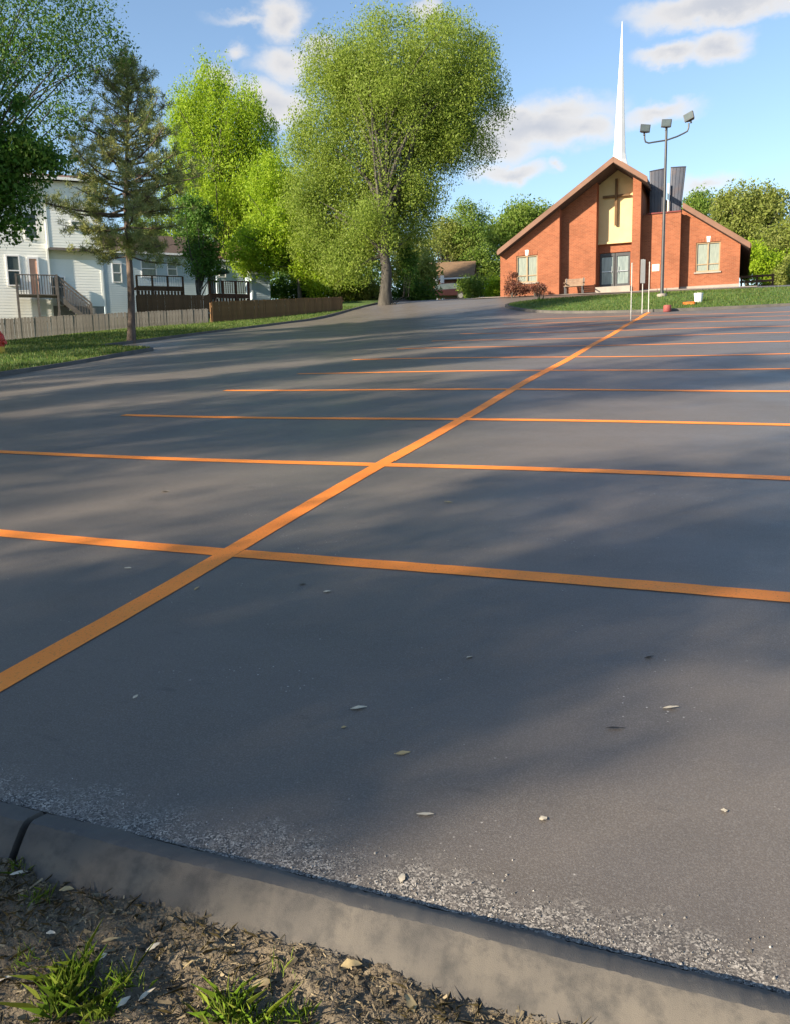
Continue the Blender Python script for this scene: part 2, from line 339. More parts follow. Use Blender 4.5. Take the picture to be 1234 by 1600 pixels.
M_dullred = material('faded_red', (.26, .07, .06), (.20, .05, .05), rough=.7)
M_yellow = material('yellow_enamel', (.62, .42, .06), (.55, .36, .05), rough=.45)
M_carred = material('maroon_paint', (.025, .006, .009), (.02, .005, .007), rough=.3, spec=.6)
M_rubber = material('rubber', (.02, .02, .02), rough=.8)
M_chrome = material('silver', (.5, .5, .52), rough=.3, metal=.8)
M_bench = material('bench_wood', (.27, .19, .13), (.20, .14, .10), rough=.8, scale=5)
M_orange = material('orange_plastic', (.75, .20, .04), rough=.45)
M_crossw = material('dark_oak', (.13, .075, .03), (.10, .055, .025), rough=.7, scale=4)
M_teal = material('teal_canvas', (.07, .13, .14), (.05, .10, .11), rough=.9)
M_tanroof = material('tan_shingle', (.20, .125, .07), (.15, .10, .06), rough=.95, scale=4)
M_leafpale = material('dry_leaf', (.42, .33, .17), (.30, .22, .11), rough=.8, scale=30)
M_leafwhite = material('bleached_leaf', (.62, .55, .42), (.46, .39, .28), rough=.8, scale=30)
M_leafdark = material('dark_leaf', (.04, .035, .03), rough=.8)

LM_willow = leaf_material('willow_leaf', (.22, .31, .034), (.17, .255, .032), (.29, .36, .08), .48)
LM_bright = leaf_material('lime_leaf', (.27, .41, .016), (.21, .34, .015), (.35, .46, .04), .5)
LM_dark = leaf_material('dark_maple_leaf', (.045, .125, .014), (.065, .16, .018), (.12, .20, .03), .38, .6)
LM_mid = leaf_material('mid_leaf', (.11, .21, .026), (.16, .25, .035), (.22, .29, .06), .46)
LM_olive = leaf_material('olive_leaf', (.21, .26, .045), (.16, .21, .036), (.28, .31, .09), .46)
LM_pine = leaf_material('pine_needles', (.17, .24, .07), (.22, .25, .08), (.36, .36, .14), .3, .5)
LM_redbush = leaf_material('red_barberry_leaf', (.14, .045, .035), (.10, .05, .03), (.20, .09, .05), .25, 2)

# ------------------------------------------------------------------ ground, lot, kerbs
def sheet(name, xs, ys, dz, mat, zfun=gz):
    X, Y = np.meshgrid(xs, ys); P = np.stack([X, Y, zfun(X, Y) + dz], -1)
    return link(name, grid_mesh(name, P, mat))
xs = np.concatenate([np.linspace(-900, -70, 14), np.linspace(-60, 60, 41), np.linspace(75, 900, 14)])
ys = np.concatenate([np.linspace(-600, -50, 10), np.linspace(-45, 110, 56), np.linspace(130, 1500, 16)])
tag(sheet('ground', xs, ys, -0.14, M_earth), kind='structure')

def lot_left(y):
    y = np.asarray(y, float)
    return -16.7 - 0.75 * sstep(17, 22.3, y) - 4.0 * sstep(22.3, 24.6, y)
ys = np.concatenate([np.linspace(2.027, 8, 40), np.linspace(8.2, 52.3, 150)])
T = np.concatenate([np.linspace(0, .7, 90), np.linspace(.71, 1, 25)])
xl = lot_left(ys)[:, None]; X = xl + (32 - xl) * T[None, :]; Y = np.repeat(ys[:, None], len(T), 1)
def wob(x, y): return .012 * np.sin(x * .7 + y * .31) + .010 * np.sin(x * .23 - y * .83 + 1.3)
def lotz(x, y): return gz(x, y) + wob(np.asarray(x, float), np.asarray(y, float)) * sstep(2.2, 5, y)
lot = link('parking_lot', grid_mesh('parking_lot', np.stack([X, Y, lotz(X, Y)], -1), M_asph))
tag(lot, kind='structure')
tag(sheet('driveway', np.linspace(-21.4, -15.9, 12), np.linspace(52.302, 84, 30), 0, M_asph), kind='structure')
tag(sheet('driveway', np.linspace(0.9, 32, 20), np.linspace(52.302, 59.5, 10), 0, M_asph), kind='structure')
tag(sheet('sidewalk', np.linspace(-15.9, 0.9, 20), np.linspace(52.302, 57, 8), 0.03, M_concrete), kind='structure')

def stripe(p, q, w=.125, n=60):
    p = np.array(p, float); q = np.array(q, float); d = (q - p) / np.linalg.norm(q - p); nn = np.array([-d[1], d[0]])
    t = np.linspace(0, 1, n)[:, None]; c = p + (q - p) * t
    jit = 1 + rng.normal(0, .018, n)[:, None]
    A, B = c - nn * w / 2 * jit, c + nn * w / 2 * (2 - jit)
    P = np.stack([A, B], 1); P = np.concatenate([P, (lotz(P[..., 0], P[..., 1]) + .0045)[..., None]], -1)
    o = link('painted_line', grid_mesh('painted_line', P, M_paint), lot); return o
stripe((-3.15, 2.6), (-3.55, 37.4), .16, 260)
for k in range(12):
    y = 4.70 + 2.745 * k
    xl_ = -8.62 + .015 * k
    # the long line lies over the cross lines: butt the two halves against it
    xm = -3.15 - .4 * (y - 2.6) / 34.8
    stripe((xl_, y), (xm - .081, y + .03), .148, 70); stripe((xm + .081, y + .03), (2.35, y + .06), .148, 70)

# near kerb: two cast lengths with an open joint, dark sealer on the top, bare concrete on the sloping back
def kerb_length(x0, x1, parent, skew0=0., skew1=0.):
    n = max(2, int((x1 - x0) / .012)); t = np.linspace(0, 1, n)
    prof_top = [(2.0, -.10), (1.999, .018), (1.992, .028), (1.955, .039), (1.915, .048), (1.895, .047)]
    prof_back = [(1.895, .047), (1.872, .036), (1.83, .002), (1.78, -.050), (1.75, -.12)]
    for nm, prof, mat in (('kerb_top', prof_top, M_kerbtop), ('kerb_back', prof_back, M_kerb)):
        P = np.zeros((len(prof), n, 3))
        for i, (py, pz) in enumerate(prof):
            fr = (2.0 - py) / .25
            xx = (x0 + skew0 * fr) + ((x1 + skew1 * fr) - (x0 + skew0 * fr)) * t
            P[i, :, 0] = xx; P[i, :, 1] = py + .0015 * np.sin(xx * 9) + .0012 * np.sin(xx * 31 + 2) + rng.normal(0, .0009, n); P[i, :, 2] = gz(xx, 2.0) + pz + .001 * np.sin(xx * 14 + i) + rng.normal(0, .0009, n)
        if nm == 'kerb_back': P[0] = last
        last = P[-1].copy()
        link(nm, grid_mesh(nm, P, mat), parent)
    # end faces
    for e, sk in ((x0, skew0), (x1, skew1)):
        mb = MB(); pr = prof_top + prof_back[1:]
        mb.add([(e + sk * (2 - py) / .25, py, gzf(e, 2) + pz) for py, pz in pr], [tuple(range(len(pr)))]); mb.build('kerb_end', M_kerb, parent)
for a, b, s0, s1 in ((-9, -5.2, 0, 0), (-5.185, -2.155, 0, .055), (-2.128, 1.2, .06, 0), (1.215, 4.4, 0, 0), (4.415, 9, 0, 0)):
    k = empty('kerb_stone', (0, 0, 0)); tag(k, kind='structure')
    kerb_length(a, b, k, s0, s1)

# verge behind the near kerb: bare mulch
def vz(x, y):
    x = np.asarray(x, float); y = np.asarray(y, float)
    n = .016 * np.sin(x * 7.1 + y * 3) * np.sin(y * 9 - x * 2) + .010 * np.sin(x * 19 + 1) * np.sin(y * 23) + .006 * np.sin(x * 41 + y * 17) * np.sin(y * 47 - x * 11)
    return gz(x, y) + .002 + n - .05 * sstep(1.0, 1.8, y) * .4
X, Y = np.meshgrid(np.linspace(-3.4, 1.4, 400), np.linspace(.6, 1.80, 120)); Z = vz(X, Y) + rng.normal(0, .0035, X.shape)
tag(link('verge_soil', grid_mesh('verge_soil', np.stack([X, Y, Z], -1), M_soil)), kind='structure')
tag(sheet('verge', np.linspace(-60, 40, 60), np.linspace(-40, 1.76, 40), -.085, M_lawn), kind='structure')

# lawn on the left of the lot, with kerb
def lawnz(x, y):
    e = lot_left(np.asarray(y, float)) - np.asarray(x, float)
    return gz(x, y) + .07 + .10 * sstep(0, 2.5, e) - .35 * sstep(6, 13, e)
ys = np.concatenate([np.linspace(-30, 10, 30), np.linspace(10.3, 30, 100), np.linspace(30.5, 90, 80)])
T = np.concatenate([np.linspace(0, .25, 40), np.linspace(.27, 1, 40)]) ; xe = lot_left(ys)[:, None] - .13
X = xe - T[None, :] * (70 + xe); Y = np.repeat(ys[:, None], len(T), 1)
tag(link('lawn', grid_mesh('lawn', np.stack([X, Y, lawnz(X, Y)], -1), M_lawn)), kind='structure')
ys2 = np.linspace(2.3, 84, 420); e = lot_left(ys2)
P = np.stack([np.stack([e + .01, ys2, gz(e, ys2) - .08], -1), np.stack([e, ys2, gz(e, ys2) + .095], -1), np.stack([e - .06, ys2, gz(e, ys2) + .105], -1), np.stack([e - .15, ys2, gz(e, ys2) + .10], -1), np.stack([e - .16, ys2, gz(e, ys2) - .08], -1)])
tag(link('lot_kerb', grid_mesh('lot_kerb', P, M_kerbfar)), kind='structure')

# grass island in front of the church, with kerb ring
ctrl = [(-11.9, 45.6), (-11.2, 43.9), (-9.2, 41.2), (-6.6, 38.8), (-4.0, 37.9), (-1, 38.3), (3, 39.6), (9, 41.6), (14, 44.0), (15.5, 46), (13, 47.8), (6, 48.2), (-1, 48.1), (-6, 48.0), (-9.6, 47.6), (-11.4, 46.8)]
def closed_spline(c, per=8):
    c = np.array(c, float); n = len(c); o = []
    for i in range(n):
        p0, p1, p2, p3 = c[i - 1], c[i], c[(i + 1) % n], c[(i + 2) % n]
        for k in range(per):
            t = k / per; o.append(.5 * ((2 * p1) + (-p0 + p2) * t + (2 * p0 - 5 * p1 + 4 * p2 - p3) * t * t + (-p0 + 3 * p1 - 3 * p2 + p3) * t ** 3))
    return np.array(o)
ring = closed_spline(ctrl); cen = np.array([1.0, 44.2])
def islz(x, y, f): return gz(x, y) + .09 + .30 * (1 - f ** 2)
fr = np.linspace(0.02, .988, 22); P = []
for f0 in fr:
    q = cen + (ring - cen) * f0; q = np.vstack([q, q[:1]]); P.append(np.column_stack([q, islz(q[:, 0], q[:, 1], f0)]))
tag(link('grass_island', grid_mesh('grass_island', np.array(P), M_lawn)), kind='structure')
P = []
for f0, dz in ((.984, -.1), (.985, .115), (.993, .12), (1.0, .11), (1.001, -.08)):
    q = cen + (ring - cen) * f0; q = np.vstack([q, q[:1]]); P.append(np.column_stack([q, gz(q[:, 0], q[:, 1]) + dz]))
tag(link('island_kerb', grid_mesh('island_kerb', np.array(P), M_kerbfar)), kind='structure')
# lawn round the church
tag(sheet('church_lawn', np.linspace(-15.9, 32, 30), np.linspace(59.6, 95, 20), .02, M_lawn), kind='structure')

# ------------------------------------------------------------------ foliage helpers
def leaves(centres, size, asp, updir=-.45, r=rng, droop=None):
    n = len(centres); nrm = r.normal(size=(n, 3)); nrm[:, 2] = np.abs(nrm[:, 2]) * (1 + updir); nrm /= np.linalg.norm(nrm, axis=1)[:, None]
    a = r.normal(size=(n, 3))
    if droop is not None: a = a * .55 + np.array(droop)
    a -= nrm * (a * nrm).sum(1)[:, None]; a /= np.linalg.norm(a, axis=1)[:, None] + 1e-9
    b = np.cross(nrm, a); s = size * r.lognormal(-.05, .32, n)[:, None]
    V = np.stack([centres - a * s * .5, centres + b * s * asp * .5 - a * s * .08, centres + a * s * .5, centres - b * s * asp * .5 - a * s * .08], 1)
    return V.reshape(-1, 3)
def curve_pts(p, q, sag, n=7, r=rng):
    p = np.array(p, float); q = np.array(q, float); t = np.linspace(0, 1, n)[:, None]
    m = (p + q) / 2 + np.array([0, 0, sag]) + r.normal(0, .06 * np.linalg.norm(q - p), 3)
    return (1 - t) ** 2 * p + 2 * t * (1 - t) * m + t * t * q
def tree(name, label, base, lobes, n_clump, per, csize, lsize, asp, lm, bark, r0=.3, seed=1, group=None, th=None, droop=None, rise=.0, fork=.35, surf=.45, limbs=46, lean=(0, 0), cat='tree', stems=1):
    """lobes: (centre, radii). Trunk rises from base; limbs run out to leaf clumps spread through the lobes."""
    r = np.random.default_rng(seed); base = np.array(base, float)
    root = empty(name, base); tag(root, label, cat, group)
    vol = np.array([np.prod(l[1]) ** .75 for l in lobes]); pick = r.choice(len(lobes), n_clump, p=vol / vol.sum())
    d = r.normal(size=(n_clump, 3)); d /= np.linalg.norm(d, axis=1)[:, None]; rr = r.uniform(0, 1, n_clump) ** surf
    C = np.array([lobes[i][0] for i in pick]) + d * rr[:, None] * np.array([lobes[i][1] for i in pick])
    C = C - base
    cnt = np.maximum(4, (per * r.lognormal(0, .5, n_clump)).astype(int)); rep = np.repeat(np.arange(n_clump), cnt)
    sc = np.array(csize) * r.uniform(.6, 1.35, (n_clump, 1))
    off = r.normal(size=(len(rep), 3)); off *= (np.minimum(1, 1.7 / (np.linalg.norm(off, axis=1) + 1e-6)))[:, None]; off = off * sc[rep]
    V = leaves(C[rep] + off, lsize, asp, r=r, droop=droop)
    crown = link('crown', np_mesh('crown', V, 4, lm), root)
    top = max(l[0][2] + l[1][2] for l in lobes) - base[2]; th = th or top * .8
    mb = MB(); nseg = 12; ax = []
    for s in range(stems):
        off_ = np.array([0, 0, 0]) if stems == 1 else np.array([math.cos(s * 2.4), math.sin(s * 2.4), 0]) * r0 * 1.2
        cx = np.mean([l[0] for l in lobes], 0) - base
        pts = []
        for i in range(nseg + 1):
            t = i / nseg; w = t ** 1.6
            pts.append(np.array([cx[0] * w * .8 + lean[0] * t + off_[0] * (1 + 4 * t), cx[1] * w * .8 + lean[1] * t + off_[1] * (1 + 4 * t), -.15 + (th + .15) * t]) + r.normal(0, .04 * r0 * 3, 3) * (0 < i))
        rad_ = [r0 * (1.35 if i == 0 else 1) * (1 - .85 * (i / nseg) ** .9) for i in range(nseg + 1)]
        mb.tube(pts, rad_, 10); ax.append(pts)
    trunk = mb.build('trunk', bark, root)
    lim = MB(); sel = r.choice(n_clump, min(limbs, n_clump), replace=False)
    for j in sel:
        q = C[j]; pts = ax[j % stems]
        z0 = np.clip(q[2] * r.uniform(.35, .75), th * fork * .75, th * .97); i = int(np.clip((z0 + .15) / (th + .15) * nseg, 1, nseg - 1)); p = pts[i]
        ln = np.linalg.norm(q - p); rb = min(r0 * (1 - .85 * (i / nseg)) * .65, .025 + ln * .014)
        cp = curve_pts(p, q, rise * ln, 6, r); lim.tube(cp, [rb * (1 - .8 * k / 5) for k in range(6)], 5, cap=False)
    lim.build('limbs', bark, root)
    return root
def P(px, py, D): return tuple(at_d(px, py, D))
def lobe(px, py, D, wpx, hpx, dep=None):
    k = D / F; return (at_d(px, py, D), (wpx * k, (dep if dep is not None else wpx * k), hpx * k))
def ground_at(px, D):
    for py in np.arange(700, 300, -1.0):
        q = at_d(px, py, D)
        if q[2] >= gzf(q[0], q[1]): return np.array([q[0], q[1], gzf(q[0], q[1]) - .02])
    q = at_d(px, 480, D); return np.array([q[0], q[1], gzf(q[0], q[1])])

# ------------------------------------------------------------------ church
def build_church():
    YF = 54.0
    ridge = at_y(958, 245, 53.5); xr, zr = ridge[0], ridge[2]
    m = .68; th = .26
    root = empty('brick_church', (xr, 64, 6.6)); off = Vector((xr, 64, 6.6))
    tag(root, 'red brick church with steep brown roof, cream gable panel and tall windows', 'church')
    def B(mb, name, mat, par=None, bevel=0, smooth=None):
        mb.v = [tuple(Vector(v) - off) for v in mb.v]
        return mb.build(name, mat, par or root, bevel, smooth=smooth)
    def rz(x): return zr - th / math.cos(math.atan(m)) - m * abs(x - xr) - .004
    def X(px, Y=YF): return at_y(px, 420, Y)[0]
    def Z(px, py, Y=YF): return at_y(px, py, Y)[2]
    Z0 = 5.6
    YB = 57.2
    def strip(mb, x0, x1, Y, zb=None, zt=None, yb=YB):
        """vertical strip of wall between x0 and x1 up to the roof (or zt)"""
        zb = Z0 if zb is None else zb
        if zt is not None: top = [(x1, Y, zt), (x0, Y, zt)]
        else:
            top = [(x1, Y, rz(x1))] + ([(xr, Y, rz(xr))] if x0 < xr < x1 else []) + [(x0, Y, rz(x0))]
        mb.prism([(x0, Y, zb), (x1, Y, zb)] + top, (0, yb - Y, 0))
    def window(px0, py0, px1, py1, Y, keystone):
        x0, x1 = X(px0, Y), X(px1, Y); z1, z0 = Z((px0 + px1) / 2, py0, Y), Z((px0 + px1) / 2, py1, Y)
        w = empty('window', (0, 0, 0)); w.parent = root
        fr = MB(); t = .07
        for a, b, c, d in ((x0, x1, z1 - t, z1), (x0, x1, z0, z0 + t), (x0, x0 + t, z0 + t, z1 - t), (x1 - t, x1, z0 + t, z1 - t), ((x0 + x1) / 2 - .04, (x0 + x1) / 2 + .04, z0 + t, z1 - t)):
            fr.box(((a + b) / 2, Y + .10, (c + d) / 2), (b - a - .002, .10, d - c - .002))
        for hx in (x0 + t, (x0 + x1) / 2 + .04):
            fr.box((hx + (x1 - x0) / 4 - .055, Y + .105, z0 + (z1 - z0) * .26), ((x1 - x0) / 2 - .115, .06, .05))
        B(fr, 'window_frame', M_winframe, w)
        for a, b in ((x0 + t, (x0 + x1) / 2 - .04), ((x0 + x1) / 2 + .04, x1 - t)):
            g = MB(); g.box(((a + b) / 2, Y + .14, (z0 + z1) / 2), (b - a, .02, z1 - z0 - 2 * t)); B(g, 'pane', M_glass, w)
        sl = MB(); sl.box(((x0 + x1) / 2, Y - .02, z0 - .05), (x1 - x0 + .16, .12, .09)); B(sl, 'sill', M_concrete, w)
        n = 9                                                       # soldier course over the opening
        for i in range(n):
            l = MB(); a = x0 + (x1 - x0) * (i + .5) / n
            if i == n // 2: l.prism([(a - .08, Y - .035, z1 + .01), (a + .08, Y - .035, z1 + .01), (a + .11, Y - .035, z1 + .34), (a - .11, Y - .035, z1 + .34)], (0, .04, 0)); B(l, 'keystone', M_white, w)
            elif not keystone or True: l.box((a, Y - .008, z1 + .13), ((x1 - x0) / n - .015, .024, .24)); B(l, 'brick', M_brick, w)
        return x0, x1, z0, z1
    wall = MB()
    # left wing with a window
    xa, xb = X(781), X(873)
    wx0, wx1, wz0, wz1 = window(806, 399, 839, 441, YF, True)
    strip(wall, xa, wx0, YF); strip(wall, wx1, xb, YF); strip(wall, wx0, wx1, YF, Z0, wz0); strip(wall, wx0, wx1, YF, wz1)
    # middle wall, set back
    YM = 54.65; xc = X(930, YM)
    strip(wall, xb, xc, YM)
    # entrance recess
    YR = 55.65; xd = X(985.5, YM); zc = Z(957, 381, YR)
    dx0, dx1 = X(936, YR), X(984, YR); dz1 = Z(960, 394, YR); dz0 = Z(960, 450, YR)
    strip(wall, xc, dx0, YR, Z0, zc); strip(wall, dx1, xd, YR, Z0, zc); strip(wall, dx0, dx1, YR, dz1, zc); strip(wall, dx0, dx1, YR, Z0, dz0)
    # pier right of the entrance
    xe = X(998.5, YM); strip(wall, xd, xe, YM)
    # low wall with parapet
    YL = 55.45; xf = X(1061, YL); zl = Z(1036, 333, YL)
    strip(wall, xe, xf, YL, Z0, zl)
    # right wing, set back
    YW = 56.1; xg = X(1155, YW)
    vx0, vx1, vz0, vz1 = window(1086, 378, 1124, 424, YW, True)
    strip(wall, xf, vx0, YW, yb=58.6); strip(wall, vx1, xg, YW, yb=58.6); strip(wall, vx0, vx1, YW, Z0, vz0, yb=58.6); strip(wall, vx0, vx1, YW, vz1, yb=58.6)
    # nave behind
    nave = MB(); nave.prism([(xa + .02, YB + .01, Z0), (xf - .02, YB + .01, Z0), (xf - .02, YB + .01, zl - .4), (xe - .01, YB + .01, zl - .4), (xe - .01, YB + .01, rz(xe)), (xr, YB + .01, rz(xr)), (xa + .02, YB + .01, rz(xa))], (0, 1.5, 0))
    nave.prism([(xa + .02, 58.72, Z0), (xg - .02, 58.72, Z0), (xg - .02, 58.72, rz(xg)), (xr, 58.72, rz(xr)), (xa + .02, 58.72, rz(xa))], (0, 16, 0))
    B(wall, 'brick_wall', M_brick, smooth=False); B(nave, 'nave_wall', M_brick, smooth=False)
    fd = MB(); fd.box(((xf + xg) / 2, YW - .03, Z(1110, 449, YW)), (xg - xf, .1, .28)); fd.box(((xe + xf) / 2, YL - .03, Z(1036, 452, YL) + .0), (xf - xe - .02, .08, .14)); B(fd, 'foundation', M_concrete)
    # cream panel in the gable recess
    cp = MB(); cp.prism([(xc + .005, YR - .14, zc), (xd - .005, YR - .14, zc), (xd - .005, YR - .14, rz(xd)), (xr, YR - .14, rz(xr)), (xc + .005, YR - .14, rz(xc))], (0, .6, 0)); B(cp, 'gable_panel', M_stucco)
    lp = MB(); lp.box(((xc + xd) / 2, YR - .20, zc + .06), (xd - xc - .02, .1, .12)); B(lp, 'panel_ledge', M_stucco)
    # cross
    cr = MB(); ycr = YR - .30; cx = X(960, ycr); z1, z0 = Z(960, 279, ycr), Z(960, 352, ycr); zarm = Z(960, 306, ycr)
    cr.box((cx, ycr, (z0 + z1) / 2), (.15, .12, z1 - z0)); 
    for s in (-1, 1): cr.box((cx + s * .45, ycr, zarm), (.74, .12, .14))
    B(cr, 'cross', M_crossw, bevel=.01)
    # doors
    for a, b in ((dx0 + .02, (dx0 + dx1) / 2 - .02), ((dx0 + dx1) / 2 + .02, dx1 - .02)):
        d = empty('door', (0, 0, 0)); d.parent = root
        f = MB(); t = .11
        for p, q, r, s in ((a, b, dz1 - .22, dz1 - .01), (a, b, dz0 + .01, dz0 + .28), (a, a + t, dz0 + .281, dz1 - .222), (b - t, b, dz0 + .281, dz1 - .222)):
            f.box(((p + q) / 2, YR + .12, (r + s) / 2), (q - p, .08, s - r))
        B(f, 'door_frame', M_darkmetal, d)
        g = MB(); g.box(((a + b) / 2, YR + .14, (dz0 + dz1) / 2), (b - a - 2 * t, .02, dz1 - dz0 - .5)); B(g, 'pane', M_dglass2, d)
        h = MB(); xx = b - t - .06 if a < cx - .3 else a + t + .06; h.tube([(xx, YR + .04, dz0 + .95), (xx, YR + .02, dz0 + .95), (xx, YR + .02, dz0 + 1.35), (xx, YR + .04, dz0 + 1.35)], .018, 6); B(h, 'handle', M_chrome, d)
        kb = MB(); kb.box(((a + b) / 2, YR + .07, dz0 + 1.05), (b - a - .25, .04, .05)); B(kb, 'push_bar', M_chrome, d)
    st = MB(); st.box(((xc + xd) / 2, YR - .6, dz0 - .3), (xd - xc - .04, 1.2, .62)); B(st, 'door_step', M_concrete)
    # roof slabs: cross-section along the slope, butted end to end
    def slab(x0, x1, y0, y1):
        def zt(x): return zr - m * abs(x - xr)
        dz = th / math.cos(math.atan(m))
        s = MB(); s.prism([(x0, y0, zt(x0) - dz), (x1, y0, zt(x1) - dz), (x1, y0, zt(x1)), (x0, y0, zt(x0))], (0, y1 - y0, 0)); return s
    xel, xer = X(778, 53.5) , X(1169, 55.6)
    xn0, xn1 = X(1008, 53.9), X(1064, 55.6)
    roof = empty('roof', (0, 0, 0)); roof.parent = root
    for (a, b, c, d) in ((xel, xr - .002, 53.5, 76), (xr + .002, xn0, 53.5, 58.3), (xn1, xer, 55.5, 58.3), (xr + .002, xer, 58.302, 76)):
        B(slab(a, b, c, d), 'roof_slope', M_shingle, roof)
    def fascia(x0, x1, y):
        def zt(x): return zr - m * abs(x - xr)
        s = MB(); s.prism([(x0, y, zt(x0) - .29), (x1, y, zt(x1) - .29), (x1, y, zt(x1) + .04), (x0, y, zt(x0) + .04)], (0, -.05, 0)); B(s, 'fascia_board', M_fascia, roof)
    fascia(xel - .05, xr - .002, 53.497); fascia(xr + .002, xn0 + .03, 53.497); fascia(xn1 - .03, xer + .05, 55.497)
    # gutter and eave boards at the two sides
    for x, y0 in ((xel, 53.5), (xer, 55.5)):
        g = MB(); zt = zr - m * abs(x - xr); g.box((x + (-.06 if x < xr else .06), (y0 + 76) / 2, zt - .15), (.1, 76 - y0, .2)); B(g, 'gutter', M_fascia, roof)
    # flat roof behind the parapet and its pair of dark metal hoods
    fl = MB(); fl.box(((xe + xf) / 2, 56.9, zl - .12), (xf - xe - .03, 2.2, .1)); B(fl, 'flat_roof', M_hoodred)
    cop = MB(); cop.box(((xe + .32 + xf) / 2, YL + .1, zl + .045), (xf - xe - .36, .34, .085)); B(cop, 'parapet_cap', M_hoodred)
    def hood(b0, b1, zb, t0, t1, zt0, zt1, y):
        n = 12; mb = MB(); vs = []
        for lo in (0, 1):
            x0, x1 = (b0, b1) if lo == 0 else (t0, t1)
            for i in range(n + 1):
                t = i / n; a = math.pi * t
                vs.append((x0 + (x1 - x0) * (.5 - .5 * math.cos(a)), y - (.03 if lo == 0 else .04) * math.sin(a), zb if lo == 0 else zt0 + (zt1 - zt0) * t))
        k = n + 1
        fs = [(i, i + 1, k + i + 1, k + i) for i in range(n)] + [(0, k, 2 * k - 1, n)] + [tuple(range(k, 2 * k))]
        mb.add(vs, fs); h = B(mb, 'metal_hood', M_hood, smooth=True)
        rb = MB()
        for i in range(1, n, 2): rb.tube([Vector(vs[i]) + Vector((0, -.008, 0)), Vector(vs[k + i]) + Vector((0, -.008, 0))], .012, 4)
        rb.tube([Vector(v) + Vector((0, -.01, -.02)) for v in vs[k:]], .028, 5); B(rb, 'rib', M_hood, h)
        h.data.validate()
    yh = 56.1
    hood(X(1012.5, yh), X(1032.5, yh), zl + .1, X(1010.5, yh), X(1033, yh), Z(1010, 268, yh), Z(1033, 262.5, yh), yh)
    hood(X(1041.5, yh), X(1060.5, yh), zl + .1, X(1043, yh), X(1066.5, yh), Z(1044, 261, yh), Z(1068, 260, yh), yh)
    for px in (1033.6, 1040.2):
        q = MB(); q.box((X(px, yh - .25), yh - .25, (zl + .09 + Z(px, 288, yh)) / 2), (.08, .08, Z(px, 288, yh) - zl - .09)); B(q, 'trim_post', M_cream)
    # wall plaque
    pq = MB(); pq.box((X(1024, YL), YL - .02, Z(1024, 418, YL)), (.44, .04, .42)); B(pq, 'plaque', M_cream, bevel=.01)
    # vent pipe on the right slope
    vp = MB(); vx = X(1118, 62); vp.tube([(vx, 62, zr - m * (vx - xr) - .3), (vx, 62, zr - m * (vx - xr) + .65)], .12, 8); B(vp, 'vent_pipe', M_darkmetal)
    # steeple
    ys = 57.0; sx = X(964, ys); sp = empty('steeple', (sx - off.x, ys - off.y, 0)); sp.parent = root
    zb = zr - .55; zt = Z(968, 33, ys)
    def octa(mb, secs):
        n = 8; vs = [(sx + r * math.cos(rad(22.5 + 45 * k)), ys + r * math.sin(rad(22.5 + 45 * k)), z) for z, r in secs for k in range(n)]
        fs = [(i * n + k, i * n + (k + 1) % n, (i + 1) * n + (k + 1) % n, (i + 1) * n + k) for i in range(len(secs) - 1) for k in range(n)] + [tuple(range(n))[::-1], tuple(range((len(secs) - 1) * n, len(secs) * n))]
        mb.add(vs, fs)
    def BS(mb, name, mat, par):
        mb.v = [tuple(Vector(v) - off - Vector((sx - off.x, ys - off.y, 0))) for v in mb.v]; return mb.build(name, mat, par, smooth=False)
    s1 = MB(); octa(s1, [(zb, .66), (zb + .75, .60), (zb + 1.15, .46), (zb + 1.5, .40)]); BS(s1, 'spire_base', M_white, sp)
    s2 = MB(); octa(s2, [(zb + 1.502, .385), (zb + 2.6, .33), (zt - .5, .035), (zt, .012)]); BS(s2, 'spire', M_white, sp)
build_church()

# ------------------------------------------------------------------ lamp standard on the island
def build_lamp():
    bx, by = -3.57, 43.88; bz = gzf(bx, by) + .30
    root = empty('light_pole', (bx, by, bz)); tag(root, 'tall dark metal light pole carrying three floodlights in front of the church', 'light pole')
    top = at_y(1037.5, 200, by)[2] - bz
    m = MB(); m.lathe([(.24, -.3), (.24, .12), (.20, .16)], n=14); m.build('base', M_concrete, root)
    m = MB(); m.tube([(0, 0, .1), (0, 0, top * .5), (0, 0, top)], [.085, .07, .055], 12); m.build('pole', M_darkmetal, root)
    za = at_y(1037, 219, by)[2] - bz
    for s, rise in ((-1, -.03), (1, .22)):
        m = MB(); w = 1.0
        m.tube([(0, 0, za), (s * w * .5, 0, za + rise * .5), (s * (w - .2), 0, za + rise), (s * (w - .05), 0, za + rise + .07), (s * w, 0, za + rise + .22), (s * w, 0, za + rise + .42)], .038, 8); m.build('arm', M_darkmetal, root)
    for x, z, rz_, tilt in ((-1.0, za + .60, .25, .12), (0, top + .16, 0, .1), (1.05, za + .88, -.35, -.3)):
        l = empty('floodlight', (x, 0, z)); l.parent = root; l.rotation_euler = (rad(-8), tilt, rz_); l.scale = (.86, .86, .86)
        m = MB(); m.prism([(-.27, -.2, -.20), (.27, -.2, -.20), (.27, -.2, .22), (-.27, -.2, .22)], (0, .12, 0)); m.build('housing', M_darkmetal, l, bevel=.02)
        m = MB(); m.add([(-.25, -.08, -.18), (.25, -.08, -.18), (.25, -.08, .2), (-.25, -.08, .2), (-.14, .2, -.1), (.14, .2, -.1), (.14, .2, .12), (-.14, .2, .12)], [(0, 1, 2, 3), (4, 5, 6, 7), (0, 1, 5, 4), (1, 2, 6, 5), (2, 3, 7, 6), (3, 0, 4, 7)]); m.build('reflector_box', M_darkmetal, l)
        m = MB(); m.box((0, -.208, .01), (.46, .012, .34)); m.build('lens', M_dglass, l)
        m = MB(); m.tube([(0, 0, -.32), (0, 0, -.15)], .05, 8); m.build('bracket', M_darkmetal, l)
build_lamp()

